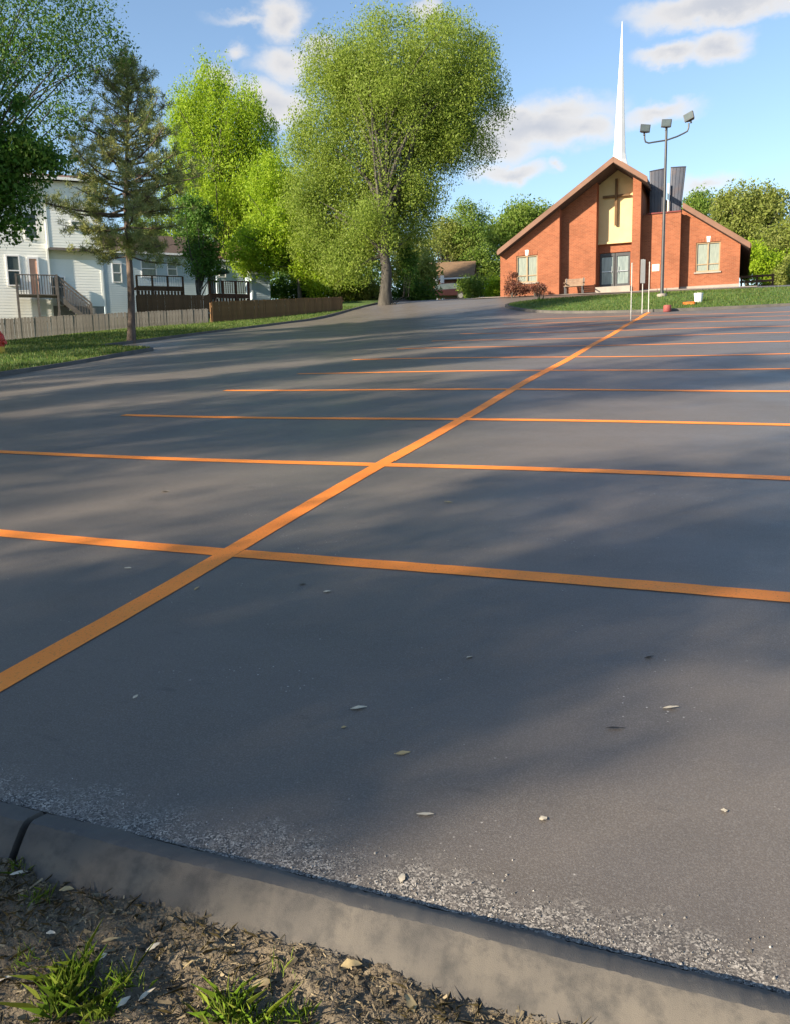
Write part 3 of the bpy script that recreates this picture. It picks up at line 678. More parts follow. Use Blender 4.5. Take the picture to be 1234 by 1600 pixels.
# three slim sign posts at the head of the long line
for (px, py, pt, lab, plate) in ((985, 501, 412, 'slim white sign post nearest the camera on the long orange line', 0), (1002.5, 490, 406, 'slim white sign post with a pale plate, middle of three by the island', .95), (1012.5, 488, 410, 'slim white sign post farthest along the orange line, at the island edge', 0)):
    q = on_lot(px, py); zt = at_y(px, pt, q[1])[2]; b = gzf(q[0], q[1])
    r = empty('sign_post', (q[0], q[1], b)); tag(r, lab, 'sign post', 'sign posts by the island'); h = zt - b
    m = MB(); m.tube([(0, 0, -.1), (0, 0, h)], .018, 8); m.build('post', M_postgrey, r)
    if plate: m = MB(); m.box((.0, -.03, h - plate / 2 + .02), (.22, .006, plate), rz=rad(40)); m.build('plate', M_postgrey, r, bevel=.002)
    m = MB(); m.lathe([(.026, h), (.028, h + .02), (.012, h + .035)], n=8); m.build('cap', M_postgrey, r)

# bucket, tray and paint can on and beside the island
q = at_y(1091, 479, 40.6); bz = gzf(q[0], 40.6) + .09
r = empty('bucket', (q[0], 40.2, bz + .06)); tag(r, 'white plastic bucket standing on the grass island', 'bucket')
m = MB(); m.lathe([(.15, 0), (.185, .40), (.20, .41), (.20, .45), (.178, .45), (.176, .41), (.14, .03)], n=18); m.build('body', M_white, r)
m = MB(); m.tube([(.2 * math.cos(a), -.02 - .03 * math.sin(a), .42 - .22 * math.sin(a)) for a in np.linspace(0, math.pi, 9)], .006, 5); m.build('handle', M_chrome, r)
q = at_y(1076, 478, 39.6); r = empty('tool_tray', (q[0], 39.5, gzf(q[0], 39.5) + .10)); tag(r, 'low orange tray lying beside the white bucket', 'tray')
m = MB(); m.box((0, 0, .10), (.52, .34, .14)); m.build('body', M_orange, r, bevel=.03)
m = MB(); m.box((0, 0, .185), (.56, .38, .03)); m.build('rim', M_orange, r, bevel=.01)
m = MB(); m.tube([(-.15, 0, .2), (-.13, 0, .25), (.13, 0, .25), (.15, 0, .2)], .015, 6); m.build('handle', M_darkmetal, r)
q = on_lot(1042, 487); r = empty('paint_can', (q[0], q[1], gzf(q[0], q[1]))); tag(r, 'small red can on the asphalt in front of the light pole', 'can')
m = MB(); m.lathe([(.15, 0), (.165, .02), (.165, .25), (.15, .27)], n=16); m.build('body', M_dullred, r)
m = MB(); m.lathe([(.15, .271), (.135, .285)], n=16); m.build('lid', M_fascia, r)

# bench against the church wall
def build_bench():
    a, b = at_y(881, 455, 53.6), at_y(912, 455, 53.6); w = b[0] - a[0]; bz = gzf(a[0], 53.5) + .03
    r = empty('bench', ((a[0] + b[0]) / 2, 53.55, bz)); tag(r, 'brown wooden bench against the brick church wall', 'bench')
    for i in range(4): m = MB(); m.box((0, -.22 + i * .12, .45), (w, .10, .035)); m.build('seat_slat', M_bench, r)
    for i in range(4): m = MB(); m.box((0, .22 + .03 * i, .56 + i * .11), (w, .03, .095)); m.build('back_slat', M_bench, r)
    for s in (-1, 1):
        for y in (-.22, .2): m = MB(); m.box((s * (w / 2 - .08), y, .22), (.07, .07, .45)); m.build('leg', M_darkmetal, r)
        m = MB(); m.box((s * (w / 2 - .04), 0, .66), (.07, .5, .05)); m.build('armrest', M_bench, r)
        m = MB(); m.bar((s * (w / 2 - .08), .2, .44), (s * (w / 2 - .08), .34, .98), .06); m.build('back_post', M_darkmetal, r)
build_bench()

# timber rail fence right of the church
def rail_fence():
    a, b = at_y(1158, 440, 60), at_y(1183, 440, 60); bz = gzf(b[0], 60)
    r = empty('rail_fence', (a[0], 60, bz)); tag(r, 'dark timber rail fence beside the right end of the church', 'fence'); w = b[0] - a[0] + .9
    for x in (0.0, w / 2, w): m = MB(); m.box((x, 0, .5), (.12, .12, 1.2)); m.build('post', M_fence3, r)
    for z in (.35, .68, 1.0): m = MB(); m.box((w / 2, -.085, z), (w + .2, .04, .14)); m.build('rail', M_fence3, r)
rail_fence()

# ------------------------------------------------------------------ fire hydrant
def hydrant():
    q = on_lot(4, 561); x, y = q[0], q[1]; bz = float(lawnz(x, y))
    r = empty('fire_hydrant', (x, y, bz)); tag(r, 'red fire hydrant with a pale barrel base on the lawn', 'hydrant')
    k = 1.0
    m = MB(); m.lathe([(.15, -.03), (.15, .03), (.10, .04), (.095, .22)], n=16); m.build('barrel_base', M_yellow, r)
    m = MB(); m.lathe([(.095, .221), (.10, .42), (.135, .43), (.135, .47), (.12, .48)], n=16); m.build('barrel', M_red, r)
    m = MB(); m.lathe([(.12, .481), (.115, .55), (.08, .62), (.04, .65), (.035, .70), (.03, .70)], n=16); m.build('bonnet', M_red, r)
    for d in ((1, 0), (-1, 0), (0, -1)):
        m = MB(); m.tube([(d[0] * .07, d[1] * .07, .35), (d[0] * .17, d[1] * .17, .35), (d[0] * .17, d[1] * .17, .35), (d[0] * .20, d[1] * .20, .35)], [.055, .055, .07, .065], 10); m.build('outlet_cap', M_red, r)
hydrant()

# ------------------------------------------------------------------ fences: every picket a part
def picket_fence(name, label, p, q, top0, top1, h, mat, w=.14, gap=.012, dog=True, post_every=2.4):
    p = np.array(p, float); q = np.array(q, float); L_ = np.linalg.norm(q - p); d = (q - p) / L_; ang = math.atan2(d[1], d[0])
    root = empty(name, (p[0], p[1], top0 - h), ang); tag(root, label, 'fence')
    mb = MB(); c = .035 if dog else 0
    mb.prism([(0, 0, 0), (w, 0, 0), (w, 0, h - c), (w - c, 0, h), (c, 0, h), (0, 0, h - c)] if dog else [(0, 0, 0), (w, 0, 0), (w, 0, h), (0, 0, h)], (0, .018, 0))
    me = mb.mesh('picket'); me.materials.append(mat)
    n = int(L_ / (w + gap)); rr = random.Random(n)
    for i in range(n):
        s = i * (w + gap); link('picket', me, root, loc=(s, rr.uniform(-.006, .006), (top1 - top0) * s / L_ + rr.uniform(-.015, .015)), rot=(rr.uniform(-.01, .01), rr.uniform(-.008, .008), 0))
    for z in (.25, h - .25):
        m = MB(); m.bar((0, .05, z), (L_, .05, z + top1 - top0), .05, .09); m.build('rail', mat, root)
    pm = MB(); pm.box((0, .12, h / 2 - .1), (.09, .09, h + .1)); pme = pm.mesh('post'); pme.materials.append(mat)
    for i in range(int(L_ / post_every) + 1): s = i * post_every; link('post', pme, root, loc=(s, 0, (top1 - top0) * s / L_))
    return root
def fence_px(name, label, a, b, h, mat, **k):
    """a, b: (px, py of the top edge, distance)"""
    p, q = at_d(*a), at_d(*b); return picket_fence(name, label, p[:2], q[:2], p[2], q[2], h, mat, **k)
fence_px('weathered_fence', 'weathered grey picket fence behind the lawn on the left', (-70, 501, 40.0), (329, 481, 43.8), 1.35, M_fence1)
fence_px('brown_fence', 'tall brown stained board fence right of the grey fence', (331, 471, 44.2), (538, 463, 49.6), 1.45, M_fence2, dog=False, gap=.004)
fence_px('dark_board_fence', 'dark brown board fence behind the pine trunk', (214, 459.5, 49), (331, 461, 51), 1.5, M_fence3, dog=False, gap=.006)

# ------------------------------------------------------------------ houses
def lap_siding(mb, s0, s1, z0, z1, step=.15):
    n = max(1, int(round((z1 - z0) / step))); st = (z1 - z0) / n
    for i in range(n):
        a = z0 + i * st; b = a + st
        mb.add([(s0, -.011, a), (s1, -.011, a), (s1, -.002, b), (s0, -.002, b)], [(0, 1, 2, 3)]); mb.add([(s0, -.002, a), (s1, -.002, a), (s1, -.011, a), (s0, -.011, a)], [(0, 1, 2, 3)])
class House:
    """local frame: x along the wall to the right, -y outwards, z up"""
    def __init__(s, name, label, P0, az, cat='house'):
        s.P0 = np.array(P0, float); s.az = az
        s.Tt = np.array([math.cos(az), math.sin(az), 0]); s.Nn = np.array([math.sin(az), -math.cos(az), 0])
        s.root = empty(name, P0, az); tag(s.root, label, cat)
    def loc(s, px, py, off=0.0):
        q = on_plane(px, py, s.P0 + s.Nn * off, s.Nn) - s.P0; return float(q @ s.Tt), float(q[2])
    def wall(s, name, s0, s1, z0, z1, off, depth, mat, siding=True):
        m = MB(); m.box(((s0 + s1) / 2, -off + depth / 2, (z0 + z1) / 2), (s1 - s0, depth, z1 - z0))
        if siding:
            k = MB(); lap_siding(k, s0 + .06, s1 - .06, z0, z1); m.add([(a, b - off, c) for a, b, c in k.v], k.f)
            for e in (s0 + .03, s1 - .03): m.box((e, -off - .018, (z0 + z1) / 2), (.10, .03, z1 - z0))
        return m.build(name, mat, s.root, smooth=False)
    def window(s, s0, s1, z0, z1, off, glass=None, name='window'):
        w = empty(name, (0, 0, 0)); w.parent = s.root; t = .07; y = -off - .045
        f = MB()
        for a, b, c, d in ((s0 - t, s1 + t, z1, z1 + t), (s0 - t, s1 + t, z0 - t, z0), (s0 - t, s0, z0, z1), (s1, s1 + t, z0, z1), (s0, s1, (z0 + z1) / 2 - .03, (z0 + z1) / 2 + .03)):
            f.box(((a + b) / 2, y, (c + d) / 2), (b - a, .07, d - c))
        f.build('window_frame', M_white, w)
        for c, d in ((z0, (z0 + z1) / 2 - .03), ((z0 + z1) / 2 + .03, z1)):
            g = MB(); g.box(((s0 + s1) / 2, y + .015, (c + d) / 2), (s1 - s0, .02, d - c)); g.build('pane', glass or M_dglass, w)
    def gable_roof(s, s0, s1, off, depth, z, rise, mat, over=.35):
        """ridge parallel to the wall"""
        rf = empty('roof', (0, 0, 0)); rf.parent = s.root; y0, y1 = -off - over, -off + depth + over; ym = (y0 + y1) / 2
        for a in (y0, y1):
            m = MB(); m.prism([(s0 - over, a, z), (s0 - over, ym, z + rise), (s0 - over, ym, z + rise + .16), (s0 - over, a, z + .16)], (s1 - s0 + 2 * over, 0, 0)); m.build('roof_slope', mat, rf, smooth=False)
        for e in (s0 + .02, s1 - .02 - .12):
            m = MB(); m.prism([(e, y0 + over, z - .02), (e, y1 - over, z - .02), (e, ym, z + rise - .15)], (.12, 0, 0)); m.build('gable_end', M_siding, rf)
        m = MB(); m.box(((s0 + s1) / 2, y0 - .05, z + .06), (s1 - s0 + 2 * over, .09, .14)); m.build('gutter', M_white, rf)

AZ = rad(45)
def house_left():
    H = House('white_house', 'two storey white sided house with peach door and wooden steps behind the grey fence', at_d(156, 470, 46.5), AZ)
    L = H.loc
    sR, zO = L(157, 392); sM, _ = L(75, 392); zB = L(100, 505)[1]; sL = sM - 9.0
    zU = L(110, 284, .45)[1]
    H.wall('foundation', sM, sR - .02, zB - 1.5, L(120, 478)[1], -.02, 5.9, M_foundation, False)
    H.wall('lower_wall', sM, sR, L(120, 478)[1] + .001, zO - .5, 0, 6, M_siding)
    H.wall('soffit_wall', sM, sR, zO - .499, zO - .001, .004, 6, M_cream)
    H.wall('upper_wall', sM, sR + .02, zO, zU, .5, 6.5, M_siding)
    H.wall('wing_wall', sL, sM - .002, zB - 1.5, zU - .001, .15, 6.1, M_siding)
    m = MB(); m.box(((sM + sR) / 2, -.505, zO - .03), (sR - sM, .05, .14)); m.build('trim_board', M_greywood, H.root)
    H.gable_roof(sL, sR, .5, 6.5, zU, .9, M_fascia)
    a, z1 = L(10.5, 400, .15); b, z0 = L(32, 445, .15); H.window(a, b, z0, z1, .15)
    a, z1 = L(40, 352, .15); b, z0 = L(58, 372, .15); H.window(a, b, z0, z1 + .6, .15)
    a, z1 = L(112, 346, .5); b, z0 = L(134, 358, .5); H.window(a, b, z0, z1, .5, M_glass)
    a, z1 = L(79, 433); b, z0 = L(102, 463); H.window(a, b, z0, z1, 0)
    d = empty('door', (0, 0, 0)); d.parent = H.root
    a, z1 = L(45, 404, .15); b, z0 = L(62, 463, .15)
    m = MB(); m.box(((a + b) / 2, -.18, (z0 + z1) / 2), (b - a, .05, z1 - z0)); m.build('door_leaf', M_door, d)
    m = MB()
    for p, q, r, s in ((a - .09, b + .09, z1, z1 + .1), (a - .09, a, z0, z1), (b, b + .09, z0, z1)): m.box(((p + q) / 2, -.2, (r + s) / 2), (q - p, .09, s - r))
    m.build('door_frame', M_white, d)
    m = MB(); m.lathe([(.035, 0), (.04, .03), (.02, .06)], c=(b - .12, -.24, (z0 + z1) / 2 - .1), n=8); m.build('handle', M_chrome, d)
    # landing with steps and railings
    st = empty('porch_steps', H.root.location, AZ); tag(st, 'grey weathered wooden landing with railings and steps below the peach door', 'steps')
    l0, l1 = a - .7, b + .9; dep = 1.5; y0 = -.18
    n = 10
    for i in range(n): m = MB(); m.box(((l0 + l1) / 2, y0 - .1 - (i + .5) * dep / n, z0 - .06), (l1 - l0, dep / n - .012, .04)); m.build('deck_board', M_greywood, st)
    nst = 6; rise = (z0 - zB) / nst
    for i in range(nst):
        m = MB(); m.box((l1 + .14 + i * .27, y0 - .1 - dep / 2, z0 - .06 - (i + 1) * rise), (.28, dep - .2, .045)); m.build('tread', M_white if i in (2, 3) else M_greywood, st)
    for y in (y0 - .12, y0 - dep - .05):
        m = MB(); m.bar((l1, y, z0 - .15), (l1 + nst * .27, y, z0 - .15 - nst * rise), .05, .24); m.build('stringer', M_greywood, st)
        m = MB(); m.bar((l1, y, z0 + .95), (l1 + nst * .27, y, z0 + .95 - nst * rise), .06, .09); m.build('handrail', M_greywood, st)
        for i in range(nst * 2): s_ = l1 + .08 + i * .135; m = MB(); zz = z0 - .05 - (s_ - l1) / .27 * rise; m.box((s_, y, zz + .42), (.04, .04, .95)); m.build('baluster', M_greywood, st)
    y = y0 - dep - .05
    m = MB(); m.box(((l0 + l1) / 2, y, z0 + .95), (l1 - l0, .09, .05)); m.build('handrail', M_greywood, st)
    for i in range(int((l1 - l0) / .13)): m = MB(); m.box((l0 + .06 + i * .13, y, z0 + .45), (.04, .04, .95)); m.build('baluster', M_greywood, st)
    for s_ in (l0, (l0 + l1) / 2, l1, l1 + nst * .27):
        for yy in (y0 - .12, y): m = MB(); t_ = z0 + 1.0 if s_ <= l1 else zB + .95; m.box((s_, yy - .001, (t_ + zB - 1) / 2), (.1, .1, t_ - zB + 1)); m.build('post', M_greywood, st)
house_left()

def simple_house(name, label, P0, az, px0, px1, py_e, py_r, zdrop, depth, wallm, roofm, wins):
    H = House(name, label, P0, az); L = H.loc
    s0, s1 = L(px0, py_e)[0], L(px1, py_e)[0]; ze = L((px0 + px1) / 2, py_e)[1]
    H.wall('wall', s0, s1, ze - zdrop, ze, 0, depth, wallm)
    zr = L((px0 + px1) / 2, py_r, -depth / 2)[1]
    H.gable_roof(s0, s1, 0, depth, ze, max(.6, zr - ze), roofm)
    for (a, b, c, d) in wins:
        x0, z1 = L(a, b); x1, z0 = L(c, d); H.window(x0, x1, z0, z1, 0, M_glass)
    return H
HB = simple_house('blue_house', 'low pale blue house with brown shingle roof behind the pine trunk', at_d(250, 430, 60), rad(48), 158, 322, 398, 371, 5, 7, M_siding2, M_shingle, [(221, 407, 244, 432), (176, 412, 190, 440), (262, 410, 276, 430)])
HC = simple_house('pale_house', 'pale blue house with grey roof behind the brown fence', at_d(370, 430, 62), rad(48), 338, 396, 410, 386, 5, 7, M_siding2, M_fascia, [(343, 419, 352, 432)])
HD = simple_house('tan_house', 'small house with tan roof and white posts beyond the willow trunk', at_d(690, 450, 82), rad(14), 640, 735, 437, 412, 4, 6, M_fascia, M_tanroof, [(700, 444, 712, 454)])
for px in (681, 690):
    a, z = HD.loc(px, 432, .9); m = MB(); m.box((a, -.9, z - 1.2), (.35, .35, 2.6)); m.build('porch_post', M_white, HD.root)

def deck(name, label, P0, az, px0, px1, py_f, py_r, dep, mat, railm):
    H = House(name, label, P0, az, 'deck'); L = H.loc; s0, zf = L(px0, py_f); s1, _ = L(px1, py_f); zt = L((px0 + px1) / 2, py_r)[1]; r = H.root
    n = int(dep / .15)
    for i in range(n): m = MB(); m.box(((s0 + s1) / 2, (i + .5) * dep / n, zf - .02), (s1 - s0, dep / n - .01, .04)); m.build('deck_board', mat, r)
    m = MB(); m.box(((s0 + s1) / 2, -.03, zf - .16), (s1 - s0, .05, .28)); m.build('rim_joist', mat, r)
    for s_ in np.linspace(s0, s1, 4): m = MB(); m.box((s_, -.06, (zt + zf - 2.5) / 2), (.12, .12, zt - zf + 2.5)); m.build('post', mat, r)
    m = MB(); m.box(((s0 + s1) / 2, -.03, zt), (s1 - s0, .12, .05)); m.build('handrail', mat, r)
    k = int((s1 - s0) / .14)
    for i in range(k): m = MB(); m.box((s0 + (i + .5) * (s1 - s0) / k, -.03, (zf + zt) / 2), (.045, .04, zt - zf - .06)); m.build('baluster', railm, r)
    k = int((s1 - s0) / .2)
    for i in range(k): m = MB(); m.box((s0 + (i + .5) * (s1 - s0) / k, .06, zf - 1.3), (.14, .02, 2.0)); m.build('skirt_board', mat, r)
deck('raised_deck', 'raised deck with white balusters in front of the pale blue house', at_d(250, 445, 54), rad(46), 214, 286, 446, 431, 2.5, M_fence3, M_white)
deck('red_deck', 'red brown deck with railing behind the brown fence', at_d(360, 455, 56), rad(46), 328, 389, 458, 439, 2.5, M_deck, M_deck)

def shed():
    H = House('garden_shed', 'small pale blue garden shed behind the brown fence', at_d(407, 450, 58), rad(46), 'shed'); L = H.loc
    s0, z1 = L(393, 428); s1, _ = L(421, 428); H.wall('wall', s0, s1, z1 - 3, z1, 0, 1.8, M_siding2); H.gable_roof(s0, s1, 0, 1.8, z1, .5, M_shingle, .15)
shed()
def parasol():
    q = at_d(335, 421, 57); r = empty('patio_umbrella', (q[0], q[1], q[2] - 2.3)); tag(r, 'dark teal patio umbrella on the red brown deck', 'umbrella')
    m = MB(); m.tube([(0, 0, 0), (0, 0, 2.65)], .025, 8); m.build('pole', M_greywood, r)
    n = 8; vs = [(0, 0, 2.62)] + [(1.05 * math.cos(2 * math.pi * k / n), 1.05 * math.sin(2 * math.pi * k / n), 2.22) for k in range(n)] + [(1.05 * math.cos(2 * math.pi * k / n), 1.05 * math.sin(2 * math.pi * k / n), 2.08) for k in range(n)]
    m = MB(); m.add(vs, [(0, 1 + k, 1 + (k + 1) % n) for k in range(n)] + [(1 + k, 9 + k, 9 + (k + 1) % n, 1 + (k + 1) % n) for k in range(n)]); m.build('canopy', M_teal, r, smooth=False)
parasol()

# ------------------------------------------------------------------ maroon car
def car():
    g = ground_at(697, 78); q = at_d(697, 470, 72)
    r = empty('parked_car', (q[0], q[1], q[2]), rad(10)); tag(r, 'maroon car parked far off left of the church', 'car')
    prof = [(-2.15, .35), (-2.2, .62), (-2.0, .80), (-1.15, .90), (-.55, 1.36), (.75, 1.40), (1.45, .95), (2.1, .86), (2.2, .6), (2.15, .32)]
    body = [(-2.15, .35), (-2.2, .62), (-2.0, .80), (-1.15, .90), (1.45, .95), (2.1, .86), (2.2, .6), (2.15, .32)]
    m = MB(); m.prism([(x, -.85, z) for x, z in body], (0, 1.7, 0)); m.build('body', M_carred, r, bevel=.09)
    c = MB(); lo = [(-1.15, .89), (1.45, .94)]; hi = [(-.5, 1.38), (.7, 1.42)]
    c.add([(lo[0][0], -.8, lo[0][1]), (lo[1][0], -.8, lo[1][1]), (lo[1][0], .8, lo[1][1]), (lo[0][0], .8, lo[0][1]), (hi[0][0], -.62, hi[0][1]), (hi[1][0], -.62, hi[1][1]), (hi[1][0], .62, hi[1][1]), (hi[0][0], .62, hi[0][1])], [(0, 1, 2, 3), (4, 5, 6, 7), (0, 1, 5, 4), (1, 2, 6, 5), (2, 3, 7, 6), (3, 0, 4, 7)]); c.build('cabin_glass', M_dglass, r)
    m = MB(); m.box((.1, 0, 1.42), (1.25, 1.26, .05)); m.build('roof_panel', M_carred, r, bevel=.02)
    for x in (-1.35, 1.35):
        for s in (-1, 1):
            w = empty('wheel', (x, s * .78, .33)); w.parent = r
            m = MB(); m.tube([(0, -.11, 0), (0, .11, 0)], .33, 18); m.build('tyre', M_rubber, w); m = MB(); m.tube([(0, s * .1, 0), (0, s * .125, 0)], .2, 12); m.build('rim', M_chrome, w)
    for s in (-1, 1):
        m = MB(); m.box((-2.17, s * .6, .66), (.08, .34, .14)); m.build('headlight', M_glass, r, bevel=.02); m = MB(); m.box((2.17, s * .6, .7), (.06, .34, .14)); m.build('tail_light', M_red, r, bevel=.02)
car()

# ------------------------------------------------------------------ trees
def gat(px, D): return ground_at(px, D)
willow_b = on_lot(622, 487); willow_b = np.array([willow_b[0] - .8, willow_b[1], gzf(willow_b[0], willow_b[1])])
DW = 54.4
tree('willow_tree', 'tall broad willow tree with yellow green crown beside the lot edge', willow_b,
     [lobe(635, 150, DW, 120, 112), lobe(545, 140, DW, 72, 92), lobe(705, 135, DW, 78, 100), lobe(520, 265, DW, 72, 90), lobe(610, 300, DW, 84, 90), lobe(690, 225, DW, 64, 52), lobe(515, 370, DW, 60, 60), lobe(570, 375, DW, 52, 40), lobe(645, 315, DW, 42, 50), lobe(540, 412, DW - 2, 46, 36), lobe(590, 350, DW - 2.5, 52, 46), lobe(490, 320, DW, 50, 60), lobe(470, 220, DW, 26, 40), lobe(500, 90, DW, 22, 26), lobe(770, 160, DW, 20, 40), lobe(755, 80, DW, 26, 26), lobe(690, 40, DW, 30, 16), lobe(590, 40, DW, 34, 16), lobe(640, 30, DW, 18, 10), lobe(745, 235, DW, 26, 24)],
     2500, 150, (.50, .50, .65), .122, .45, LM_willow, M_bark, r0=.40, seed=11, th=13, droop=(0, 0, -.5), rise=.15, surf=.55, limbs=44)
tree('lime_green_tree', 'tall bright lime green tree behind the pine', gat(345, 66),
     [lobe(345, 205, 66, 74, 72), lobe(325, 150, 66, 36, 44), lobe(300, 190, 66, 38, 50), lobe(392, 215, 66, 44, 68), lobe(345, 132, 66, 15, 26), lobe(318, 142, 66, 14, 34), lobe(395, 165, 66, 18, 46), lobe(272, 190, 66, 20, 34), lobe(425, 200, 66, 18, 40), lobe(300, 280, 66, 55, 60), lobe(350, 320, 66, 95, 60), lobe(400, 300, 66, 60, 60)],
     1000, 105, (.38, .38, .85), .17, .42, LM_bright, M_bark, r0=.35, seed=12, rise=.1, droop=(0, 0, .8), limbs=60)
tree('lime_green_tree', 'lower bright lime green tree in front of the willow, left side', gat(470, 57),
     [lobe(430, 300, 57, 46, 55), lobe(450, 360, 57, 68, 46), lobe(405, 390, 57, 52, 40), lobe(485, 400, 57, 60, 40), lobe(520, 430, 57, 50, 32)],
     640, 95, (.42, .42, .38), .165, .44, LM_bright, M_bark, r0=.17, seed=13, rise=.1, fork=.5, limbs=50)
tree('maple_tree', 'dark green maple leaning into the frame at the left edge', gat(-170, 25),
     [lobe(-20, 330, 25, 72, 62), lobe(-90, 260, 25, 120, 90), lobe(5, 240, 25, 55, 50), lobe(25, 300, 25, 40, 45), lobe(-180, 150, 25, 150, 130), lobe(50, 245, 25, 56, 26), lobe(-40, 150, 25, 90, 80), lobe(66, 250, 25, 44, 34), lobe(40, 225, 25, 50, 40)],
     620, 70, (.26, .26, .20), .105, .62, LM_dark, M_bark, r0=.26, seed=14, rise=.05, limbs=110, surf=.55)
tree('locust_tree', 'airy tree with fine sparse leaves against the sky at upper left', gat(-110, 30),
     [lobe(40, 70, 30, 120, 110), lobe(100, 60, 30, 90, 90), lobe(20, -40, 30, 150, 80), lobe(-80, 60, 30, 130, 130), lobe(95, 190, 30, 70, 45), lobe(150, 50, 30, 60, 60)],
     1100, 30, (.30, .30, .26), .085, .55, LM_dark, M_bark, r0=.12, seed=15, rise=.10, limbs=60, surf=.6)
tree('evergreen_tree', 'small dark green tree between the pine and the pale houses', gat(312, 54), [lobe(312, 360, 54, 34, 44), lobe(318, 400, 54, 28, 34), lobe(300, 330, 54, 26, 30)], 170, 80, (.3, .3, .3), .15, .5, LM_dark, M_bark, r0=.12, seed=16, fork=.2)
D = 104
for i, (px, lobes_, lm, lab, nc) in enumerate([
    (735, [lobe(735, 355, D, 40, 38), lobe(745, 395, D, 50, 40), lobe(750, 425, D, 30, 30), lobe(772, 430, D, 32, 30)], LM_mid, 'green background tree just left of the church', 330),
    (690, [lobe(690, 375, D, 32, 30), lobe(712, 392, D, 26, 22)], LM_olive, 'pale green background tree right of the willow trunk', 170),
    (818, [lobe(815, 345, 82, 34, 26), lobe(790, 370, 82, 30, 24), lobe(845, 350, 82, 26, 26)], LM_mid, 'dark green background tree rising behind the left church roof', 220),
    (1165, [lobe(1165, 345, 80, 52, 52), lobe(1135, 328, 80, 22, 24), lobe(1195, 330, 80, 34, 36), lobe(1150, 390, 80, 40, 40)], LM_olive, 'olive green background tree right of the church', 420),
    (1222, [lobe(1225, 392, 74, 36, 40), lobe(1258, 405, 74, 36, 40)], LM_olive, 'olive background tree at the right edge of the picture', 300),
    (1095, [lobe(1093, 322, 95, 22, 22), lobe(1080, 335, 95, 22, 20)], LM_mid, 'small dark background tree peeking over the right church roof', 90),
    (470, [lobe(470, 420, 95, 60, 40), lobe(550, 420, 95, 50, 45)], LM_mid, 'background tree low behind the lime green tree', 260),
    (390, [lobe(250, 370, 98, 60, 40), lobe(390, 360, 98, 60, 50)], LM_mid, 'background tree behind the roof of the pale house', 240),
    (664, [lobe(664, 425, 77, 15, 20), lobe(652, 440, 77, 14, 16)], LM_olive, 'small olive tree in front of the tan roofed house', 60),
    (640, [lobe(645, 400, 98, 40, 34), lobe(622, 428, 98, 26, 28), lobe(660, 420, 98, 30, 24)], LM_olive, 'background tree behind the tan roofed house', 120),
]):
    tree('background_tree', lab, gat(px, float((lobes_[0][0] - CAM) @ f_)), lobes_, int(nc * 1.25), 75, (.6, .6, .5), .23, .5, lm, M_bark, r0=.28, seed=30 + i, limbs=30, group='trees beyond the lot')

def shrub(name, label, px, D, lobes_, nc, per, lm, seed, ls=.12, cs=.22, group=None, base=None):
    return tree(name, label, gat(px, D) if base is None else base, lobes_, nc, per, (cs, cs, cs), ls, .5, lm, M_bark, r0=.05, seed=seed, limbs=20, fork=.1, cat='shrub', group=group, stems=3, th=.7)
for i, (px, D, lb, nc, lm, lab) in enumerate([
    (560, 60, [lobe(560, 462, 60, 34, 26), lobe(590, 468, 60, 34, 22)], 130, LM_dark, 'dark undergrowth shrub right of the brown fence end'),
    (600, 58, [lobe(568, 452, 58, 24, 14), lobe(545, 446, 58, 22, 16)], 80, LM_olive, 'light green shrub left of the willow trunk'),
    (445, 61, [lobe(440, 452, 61, 30, 22), lobe(485, 455, 61, 34, 24), lobe(520, 450, 61, 26, 26)], 150, LM_dark, 'dark hedge shrub behind the brown fence below the lime green tree'),
    (655, 60, [lobe(655, 462, 60, 28, 20), lobe(640, 455, 60, 18, 24)], 100, LM_dark, 'dark shrub right of the willow trunk'),
    (735, 74, [lobe(734, 450, 68, 18, 18), lobe(765, 453, 68, 20, 16)], 70, LM_mid, 'low green shrub beside the maroon car'),
    (775, 66, [lobe(772, 452, 66, 10, 14)], 30, LM_bright, 'small lime green shrub at the left church corner'),
    (1190, 66, [lobe(1190, 425, 66, 30, 26), lobe(1175, 400, 66, 24, 22), lobe(1215, 420, 66, 30, 30)], 170, LM_bright, 'bright lime green shrub right of the rail fence'),
    (1240, 64, [lobe(1245, 425, 64, 34, 28), lobe(1225, 440, 64, 24, 14)], 110, LM_olive, 'olive shrub at the right edge of the picture'),
]): shrub('shrub', lab, px, D, lb, nc, 70, lm, 50 + i, ls=.17, cs=.34, group='shrubs round the lot')
shrub('ivy', 'dark ivy clinging to the upper willow trunk', 636, 54, [lobe(636, 420, 54, 11, 30), lobe(640, 400, 54, 10, 16)], 60, 60, LM_dark, 60, cs=.2, base=willow_b + np.array([.5, -.3, 0]))
shrub('barberry_bush', 'red leaved bush at the left end of the church front', 800, 51, [lobe(799, 441, 51.5, 16, 15), lobe(806, 452, 51.5, 20, 8)], 60, 60, LM_redbush, 61, ls=.09, cs=.14)
shrub('round_shrub', 'low dark shrub under the left church window', 836, 51, [lobe(837, 450, 51, 16, 5)], 40, 60, LM_redbush, 62, ls=.08, cs=.12)
shrub('island_shrub', 'small shrub at the left end of the grass island', 843, 46, [lobe(843, 474, 45, 7, 6)], 16, 40, LM_dark, 63, ls=.07, cs=.08)
shrub('island_shrub', 'dark shrub at the foot of the light pole', 1034, 42, [lobe(1034, 467, 42, 10, 10), lobe(1028, 473, 42, 7, 5)], 34, 50, LM_dark, 64, ls=.08, cs=.12)

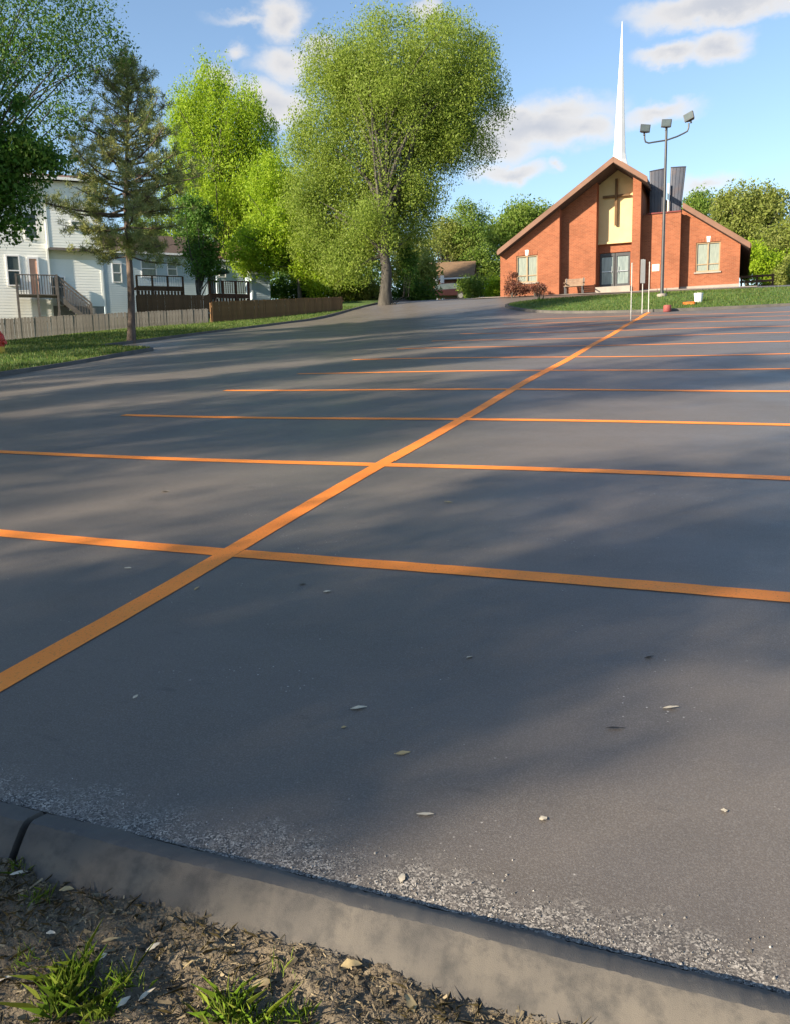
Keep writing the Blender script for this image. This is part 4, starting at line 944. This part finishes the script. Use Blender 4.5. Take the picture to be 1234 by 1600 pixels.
def pine():
    r = np.random.default_rng(5); q = on_lot(204, 536); base = np.array([q[0], q[1], float(lawnz(q[0], q[1]))])
    D = float((base - CAM) @ (R2 @ np.array([0, 0, 1.0]))); top = at_d(196, 98, D); H = top[2] - base[2]
    root = empty('pine_tree', base); tag(root, 'sparse brownish pine with a bare lower trunk standing on the lawn', 'tree')
    lean = (top - base) * np.array([1, 1, 0])
    def ax(t): return np.array([lean[0] * t, lean[1] * t, H * t]) + np.array([.06 * math.sin(t * 9), .05 * math.cos(t * 7), 0])
    m = MB(); m.tube([ax(t) - (np.array([0, 0, .15]) if t == 0 else 0) for t in np.linspace(0, 1, 16)], [.15 * (1.25 if i == 0 else 1) * (1 - .88 * (i / 15) ** 1.05) for i in range(16)], 10); m.build('trunk', M_barkred, root)
    br = MB(); tufts = []
    for w in range(24):
        t = .30 + .69 * (w / 23) ** .9 + r.uniform(-.012, .012)
        k = int(r.integers(3, 6)); a0 = r.uniform(0, 6.28)
        for j in range(k):
            a = a0 + j * 6.283 / k + r.uniform(-.35, .35); env = np.interp(t, [.28, .42, .55, .75, .9, 1.0], [1.6, 3.0, 2.8, 1.9, 1.05, .4]); ln = env * r.uniform(.55, 1.15)
            p = ax(t); up = np.interp(t, [.3, .6, 1], [-.03, .22, .9]) + r.uniform(-.08, .1)
            d = np.array([math.cos(a), math.sin(a), up]); e = p + d * ln
            cp = curve_pts(p, e, -.10 * ln, 6, r); rb = .018 + .012 * ln; br.tube(cp, [rb * (1 - .75 * i / 5) for i in range(6)], 5, cap=False)
            nt_ = int(4 + ln * (6 if t < .62 else 3.6))
            for s in range(nt_):
                u = r.uniform(.35, 1.02); i = min(4, int(u * 5)); c = cp[i] + (cp[i + 1] - cp[i]) * (u * 5 - i) if u < 1 else cp[5]
                tw = r.normal(0, .22, 3) * np.array([1, 1, .6]); tw[2] += .06
                if np.linalg.norm(tw) > .12: br.tube([c, c + tw], [.010, .006], 4, cap=False)
                tufts.append(c + tw)
    br.build('limbs', M_barkred, root)
    T_ = np.array(tufts); per = 48; c = np.repeat(T_, per, 0); n = len(c)
    d = r.normal(size=(n, 3)); d[:, 2] += .5; d /= np.linalg.norm(d, axis=1)[:, None]; ln = r.uniform(.10, .24, n)[:, None]
    c = c + r.normal(0, .07, (n, 3)); s = np.cross(d, r.normal(size=(n, 3))); s /= np.linalg.norm(s, axis=1)[:, None]
    V = np.stack([c - s * .013, c + s * .013, c + d * ln], 1).reshape(-1, 3)
    link('crown', np_mesh('crown', V, 3, LM_pine), root)
pine()

# trees standing behind and left of the camera: their shade falls across the lot
SHADE = [(24, 4.6, 13, 4.2, 440), (16, -2.65, 12, 1.9, 270), (31, -2.8, 17, 1.9, 260), (21, -5.35, 11, .5, 60), (40, -.2, 21, 1.5, 45), (18, -9.3, 17, 3.05, 360), (34, -9.1, 21, 3.2, 300), (11, -14.8, 15.5, 1.3, 240), (27, -14.9, 17, 1.4, 200), (6, -20.6, 15.5, 3.1, 460), (24, -20.6, 18, 3.3, 380), (8, -28, 14.5, 4.0, 420), (5, -36, 9, 4.2, 300)]
for i, (s_, o_, h, w, n) in enumerate(SHADE):
    x, y = -.4 - .6 * s_ + .8 * o_, 1.85 - .8 * s_ - .6 * o_
    b = np.array([x, y, gzf(x, y)]); c = b + np.array([0, 0, h * .58])
    tree('shade_tree', 'shade tree outside the picture, behind the camera on the left', b, [(c, (w, w, h * .36)), (c + np.array([w * .4, -w * .3, h * .12]), (w * .7, w * .7, h * .26)), (c + np.array([-w * .4, w * .3, -h * .08]), (w * .7, w * .7, h * .25))],
         int(n * .40), 130, (.42, .42, .42), .14, .6, LM_mid, M_bark, r0=.2, seed=80 + i, limbs=34, group='shade trees behind the camera')

# ------------------------------------------------------------------ grass on lawn and island
def blades(pts, h, w, r, lean=.35):
    n = len(pts); a = r.uniform(0, 6.28, n); d = np.stack([np.cos(a), np.sin(a), np.zeros(n)], 1); hh = (h * r.uniform(.5, 1.3, n))[:, None]
    s = np.cross(d, [0, 0, 1.0]) * w; ln = r.normal(0, lean, (n, 1))
    m_ = pts + d * hh * ln * .35 + np.array([0, 0, 1.0]) * hh * .6; t = pts + d * hh * ln + np.array([0, 0, 1.0]) * hh
    return np.stack([pts - s, pts + s, m_ + s * .7, t, m_ - s * .7], 1).reshape(-1, 3)
r = np.random.default_rng(21)
n = 60000; y = r.uniform(13, 48, n); e = r.uniform(0, 1, n) ** 1.3 * 11; x = lot_left(y) - .16 - e
pts = np.column_stack([x, y, lawnz(x, y) - .01]); tag(link('lawn_grass', np_mesh('lawn_grass', blades(pts, .085, .010, r), 5, M_lawngrass)), 'short green grass covering the lawn on the left', 'grass', kind='stuff')
n = 26000; k = r.integers(0, len(ring), n); f = np.sqrt(r.uniform(0, 1, n)) * .98; t = r.uniform(0, 1, n)[:, None]
q = cen + ((ring[k] * (1 - t) + ring[(k + 1) % len(ring)] * t) - cen) * f[:, None]
pts = np.column_stack([q, islz(q[:, 0], q[:, 1], f) - .01]); tag(link('island_grass', np_mesh('island_grass', blades(pts, .085, .012, r), 5, M_lawngrass)), 'short green grass covering the island before the church', 'grass', kind='stuff')

# ------------------------------------------------------------------ foreground verge: debris, tufts, fallen leaves
r = np.random.default_rng(33)
def on_verge(px, py):
    q = None; rr_ = ray(px, py)
    for t in np.linspace(.5, 4, 700):
        p = CAM + rr_ / np.linalg.norm(rr_) * t
        if p[1] > 1.79: break
        if p[2] <= float(vz(p[0], p[1])): return p
    return p
n = 70000; x = r.uniform(-3.2, .9, n); y = r.uniform(.8, 1.79, n); z = vz(x, y) + r.uniform(0, .012, n)
a = r.uniform(0, 6.28, n); tl = r.normal(0, .35, n); ln = r.uniform(.003, .016, n) * r.lognormal(0, .45, n); d = np.stack([np.cos(a) * np.cos(tl), np.sin(a) * np.cos(tl), np.abs(np.sin(tl))], 1)
s = np.cross(d, r.normal(size=(n, 3))); s /= np.linalg.norm(s, axis=1)[:, None]; s *= (ln * r.uniform(.04, .22, n))[:, None]; c = np.column_stack([x, y, z])
V = np.stack([c - d * ln[:, None] / 2 - s * .6, c - d * ln[:, None] / 2 + s * .6, c + d * ln[:, None] / 2 + s * .5, c + d * ln[:, None] / 2 - s], 1).reshape(-1, 3)
tag(link('mulch_litter', np_mesh('mulch_litter', V, 4, M_debris)), 'dead grass, twigs and mulch bits on the bare verge', 'litter', kind='stuff')
n = 16000; x = r.uniform(-3.2, .9, n); y = r.uniform(.8, 1.79, n); keep = (np.sin(x * 6 + 1) * np.sin(y * 8 + x * 3) + r.normal(0, .5, n)) > .1; x, y = x[keep], y[keep]
tag(link('dry_grass', np_mesh('dry_grass', blades(np.column_stack([x, y, vz(x, y) - .005]), .03, .0008, r, 1.3), 5, M_drygrass)), 'dry straw coloured grass strands on the bare verge', 'grass', kind='stuff')
tufts_ = [('largest green grass tuft, at lower left of the bare verge', [(110, 1560, 46, .12), (125, 1530, 40, .10), (85, 1585, 40, .11), (150, 1590, 34, .10), (172, 1585, 24, .08), (95, 1545, 20, .09)]),
          ('thin grass tuft just right of the largest tuft on the verge', [(190, 1540, 30, .075), (205, 1548, 10, .06)]),
          ('bright grass tuft at the bottom edge left of the yellow leaf', [(355, 1590, 40, .10), (380, 1600, 34, .09), (340, 1600, 20, .08)]),
          ('small grass tuft at the bottom edge under the sunlit litter', [(430, 1600, 34, .08), (470, 1602, 22, .07)]),
          ('small grass tuft sprouting under the open kerb joint', [(34, 1362, 16, .06)]),
          ('low yellowish grass tuft below the kerb joint', [(58, 1407, 24, .045)]),
          ('sparse grass tuft above the largest tuft at the left edge', [(40, 1505, 18, .055)]),
          ('lone grass sprout beside the kerb amid the sunlit litter', [(430, 1515, 8, .05), (445, 1522, 6, .04)])]
for lab, spots in tufts_:
    c0 = on_verge(spots[0][0], spots[0][1]); c0 = np.array([c0[0], c0[1], float(vz(c0[0], c0[1]))]); VV = []
    for (px, py, nb, h) in spots:
        p = on_verge(px, py); t0 = np.array([p[0], p[1], float(vz(p[0], p[1]))]) - c0
        nb = int(nb * 1.7); VV.append(blades(t0 + r.normal(0, .022, (nb, 3)) * np.array([1, 1, 0]), h * .62, .0007, r, .8))
    tag(link('grass_tuft', np_mesh('grass_tuft', np.concatenate(VV), 5, M_grass), loc=c0), lab, 'grass tuft', 'grass tufts on the bare verge')

def leaf_mesh(name, L_, w, curl, mat, r):
    n = 7; vs = []; fs = []
    for i in range(n):
        t = i / (n - 1); wd = w * math.sin(math.pi * min(1, t * .94 + .05)) ** 1.1 * r.uniform(.62, 1.15) + .0006; z = curl * L_ * math.sin(math.pi * t) + .002
        for s in (-1, 0, 1): vs.append(((t - .5) * L_, s * wd / 2, z + (abs(s) * curl * w * .7) + r.normal(0, .0006)))
    for i in range(n - 1):
        for s in (0, 1): a = i * 3 + s; fs.append((a, a + 1, a + 4, a + 3))
    m = MB(); m.add(vs, fs); me = m.mesh(name); me.materials.append(mat)
    for p in me.polygons: p.use_smooth = True
    return me
lot_leaves = [(561, 1107, .09, .026, 5, 'w', 'pale curled leaf on the asphalt left of centre, under the first crossing'), (1048, 1107, .085, .026, 0, 'w', 'pale leaf on the asphalt nearest the right edge'), (629, 1178, .075, .028, 10, 'p', 'tan leaf with dark edge on the asphalt at lower centre'), (664, 1274, .075, .022, -4, 'w', 'pale leaf on the asphalt just beyond the rough kerb strip'), (627, 1374, .055, .02, 75, 'w', 'small upright pale leaf on the rough strip beside the kerb'), (962, 1139, .10, .016, 0, 'd', 'thin dark leaf on the asphalt at lower right'), (733, 1027, .05, .022, 40, 'w', 'tiny pale leaf on the asphalt at mid centre'), (512, 924, .06, .03, 20, 'w', 'tiny white leaf on the asphalt below the first cross line'), (200, 886, .06, .03, 10, 'w', 'tiny pale leaf on the asphalt left of the first crossing'), (308, 918, .06, .03, 60, 'p', 'tiny tan leaf on the asphalt just under the long orange line'), (212, 1089, .04, .02, 60, 'w', 'tiny white leaf on the asphalt right of where the long line leaves the picture'), (848, 1281, .04, .025, 30, 'w', 'tiny frayed pale leaf on the asphalt at lower right centre'), (1131, 1268, .035, .02, 80, 'w', 'tiny frayed pale leaf on the asphalt at lower right'), (538, 1137, .03, .02, 0, 'p', 'tiny tan speck of leaf below the pale curled leaf'), (473, 912, .05, .03, 0, 'd', 'dark bit of leaf on the asphalt below the first crossing'), (700, 788, .10, .04, 0, 'p', 'tiny tan leaf on the asphalt beyond the first cross line'), (258, 768, .10, .05, 0, 'w', 'tiny white leaf on the asphalt left of the second crossing'), (1014, 1028, .06, .02, 10, 'd', 'thin dark leaf bit on the asphalt right of centre')]
for (px, py, L_, w, deg, k, lab) in lot_leaves:
    q = on_lot(px, py); me = leaf_mesh('fallen_leaf', L_ * .8, w, r.uniform(.02, .06), {'w': M_leafwhite, 'p': M_leafpale, 'd': M_leafdark}[k], r)
    o = link('fallen_leaf', me, loc=(q[0], q[1], float(lotz(q[0], q[1])) + .002), rot=(r.normal(0, .1), r.normal(0, .1), rad(22 + deg))); tag(o, lab, 'leaf', 'fallen leaves')
verge_leaves = [(550, 1518, .075, .045, 10, 'p', 'broad yellow dry leaf against the sunlit kerb back'), (640, 1578, .085, .04, -75, 'p', 'narrow yellow dry leaf at the bottom edge right of the grass'), (10, 1540, .07, .022, 20, 'w', 'white curled leaf at the left edge of the verge'), (232, 1562, .07, .022, 45, 'w', 'pale leaf lying between the grass tufts'), (193, 1575, .07, .02, 65, 'w', 'whitish upright leaf among the grass tufts at the bottom'), (105, 1398, .06, .03, 15, 'p', 'tan leaf at the foot of the kerb by the joint'), (30, 1372, .07, .025, 30, 'w', 'pale leaf under the open kerb joint'), (175, 1478, .07, .025, 15, 'p', 'grey tan curled leaf in the middle of the verge'), (240, 1488, .06, .02, 40, 'w', 'slim pale leaf right of the middle of the verge'), (410, 1545, .08, .04, 20, 'p', 'crumpled tan leaf among the sunlit litter'), (80, 1466, .035, .025, 0, 'w', 'small pale leaf scrap left of the large grass tuft'), (160, 1505, .05, .02, 60, 'w', 'pale leaf beside the tall blade tuft'), (300, 1516, .06, .02, 25, 'p', 'tan stalk like leaf left of the sunlit litter'), (525, 1575, .09, .012, 70, 'd', 'dark twig like leaf at the bottom centre')]
for (px, py, L_, w, deg, k, lab) in verge_leaves:
    p = on_verge(px, py); me = leaf_mesh('dry_leaf', L_ * .75, w * .75, r.uniform(.03, .12), {'w': M_leafwhite, 'p': M_leafpale, 'd': M_leafdark}[k], r)
    o = link('dry_leaf', me, loc=(p[0], p[1], float(vz(p[0], p[1])) + .012), rot=(r.normal(0, .25), r.normal(0, .2), rad(22 + deg))); tag(o, lab, 'leaf', 'dry leaves on the verge')

# broken aggregate along the kerb where the sealer ends
def stones(x, y, z, s, r):
    n = len(x); base = np.array([[1, 0, 0], [-.5, .87, 0], [-.5, -.87, 0], [0, 0, 1.0]]); base[:3] *= .9
    ang = r.uniform(0, 6.28, n); ca, sa = np.cos(ang), np.sin(ang)
    V = base[None] * (s[:, None] * r.uniform(.6, 1.4, (n, 3)))[:, None, :]
    V = np.stack([V[..., 0] * ca[:, None] - V[..., 1] * sa[:, None], V[..., 0] * sa[:, None] + V[..., 1] * ca[:, None], V[..., 2]], -1) + np.column_stack([x, y, z])[:, None, :]
    T = V[:, [[0, 1, 3], [1, 2, 3], [2, 0, 3]]]
    return V, T
def stone_mesh(name, x, y, z, s, mat, r):
    V, _ = stones(x, y, z, s, r); n = len(x); me = bpy.data.meshes.new(name)
    F_ = (np.arange(n)[:, None, None] * 4 + np.array([[0, 1, 3], [1, 2, 3], [2, 0, 3]])[None]).reshape(-1)
    me.vertices.add(n * 4); me.vertices.foreach_set('co', V.astype(np.float32).ravel()); me.loops.add(len(F_)); me.loops.foreach_set('vertex_index', F_.astype(np.int32))
    me.polygons.add(n * 3); me.polygons.foreach_set('loop_start', np.arange(0, n * 9, 3, dtype=np.int32)); me.update(calc_edges=True); me.materials.append(mat); return me
n = 9000; x = r.uniform(-3.2, .9, n); edge = .13 + .05 * np.sin(x * 3.1) + .03 * np.sin(x * 9 + 1) + .04 * np.sin(x * 1.3 + 2) + .05 * (x < -2.2)
y = 2.03 + np.abs(r.normal(0, .55, n)) * edge; y = np.where(r.uniform(size=n) < .04, y + r.uniform(0, .12, n), y)
s = r.uniform(.0008, .0024, n) * r.lognormal(0, .45, n)
keep = (np.sin(x * 17 + y * 40) * np.sin(x * 5.3 - y * 60 + 1) + r.normal(0, .45, n)) > -.05; x, y, s = x[keep], y[keep], s[keep]
tag(link('loose_aggregate', stone_mesh('loose_aggregate', x, y, gz(x, y) + .0003, s, M_aggr, r)), 'pale loose aggregate along the edge of the sealed asphalt beside the kerb', 'gravel', kind='stuff')
# crumbled asphalt lip at the kerb joint
n = 5200; x = r.uniform(-3.2, .9, n); y = 2.022 + r.normal(0, .005, n) + .004 * np.sin(x * 21); s = r.uniform(.002, .006, n)
tag(link('asphalt_lip', stone_mesh('asphalt_lip', x, y, gz(x, y) - .004, s, M_leafdark, r)), 'crumbled dark asphalt lip along the kerb joint', 'asphalt edge', kind='stuff')
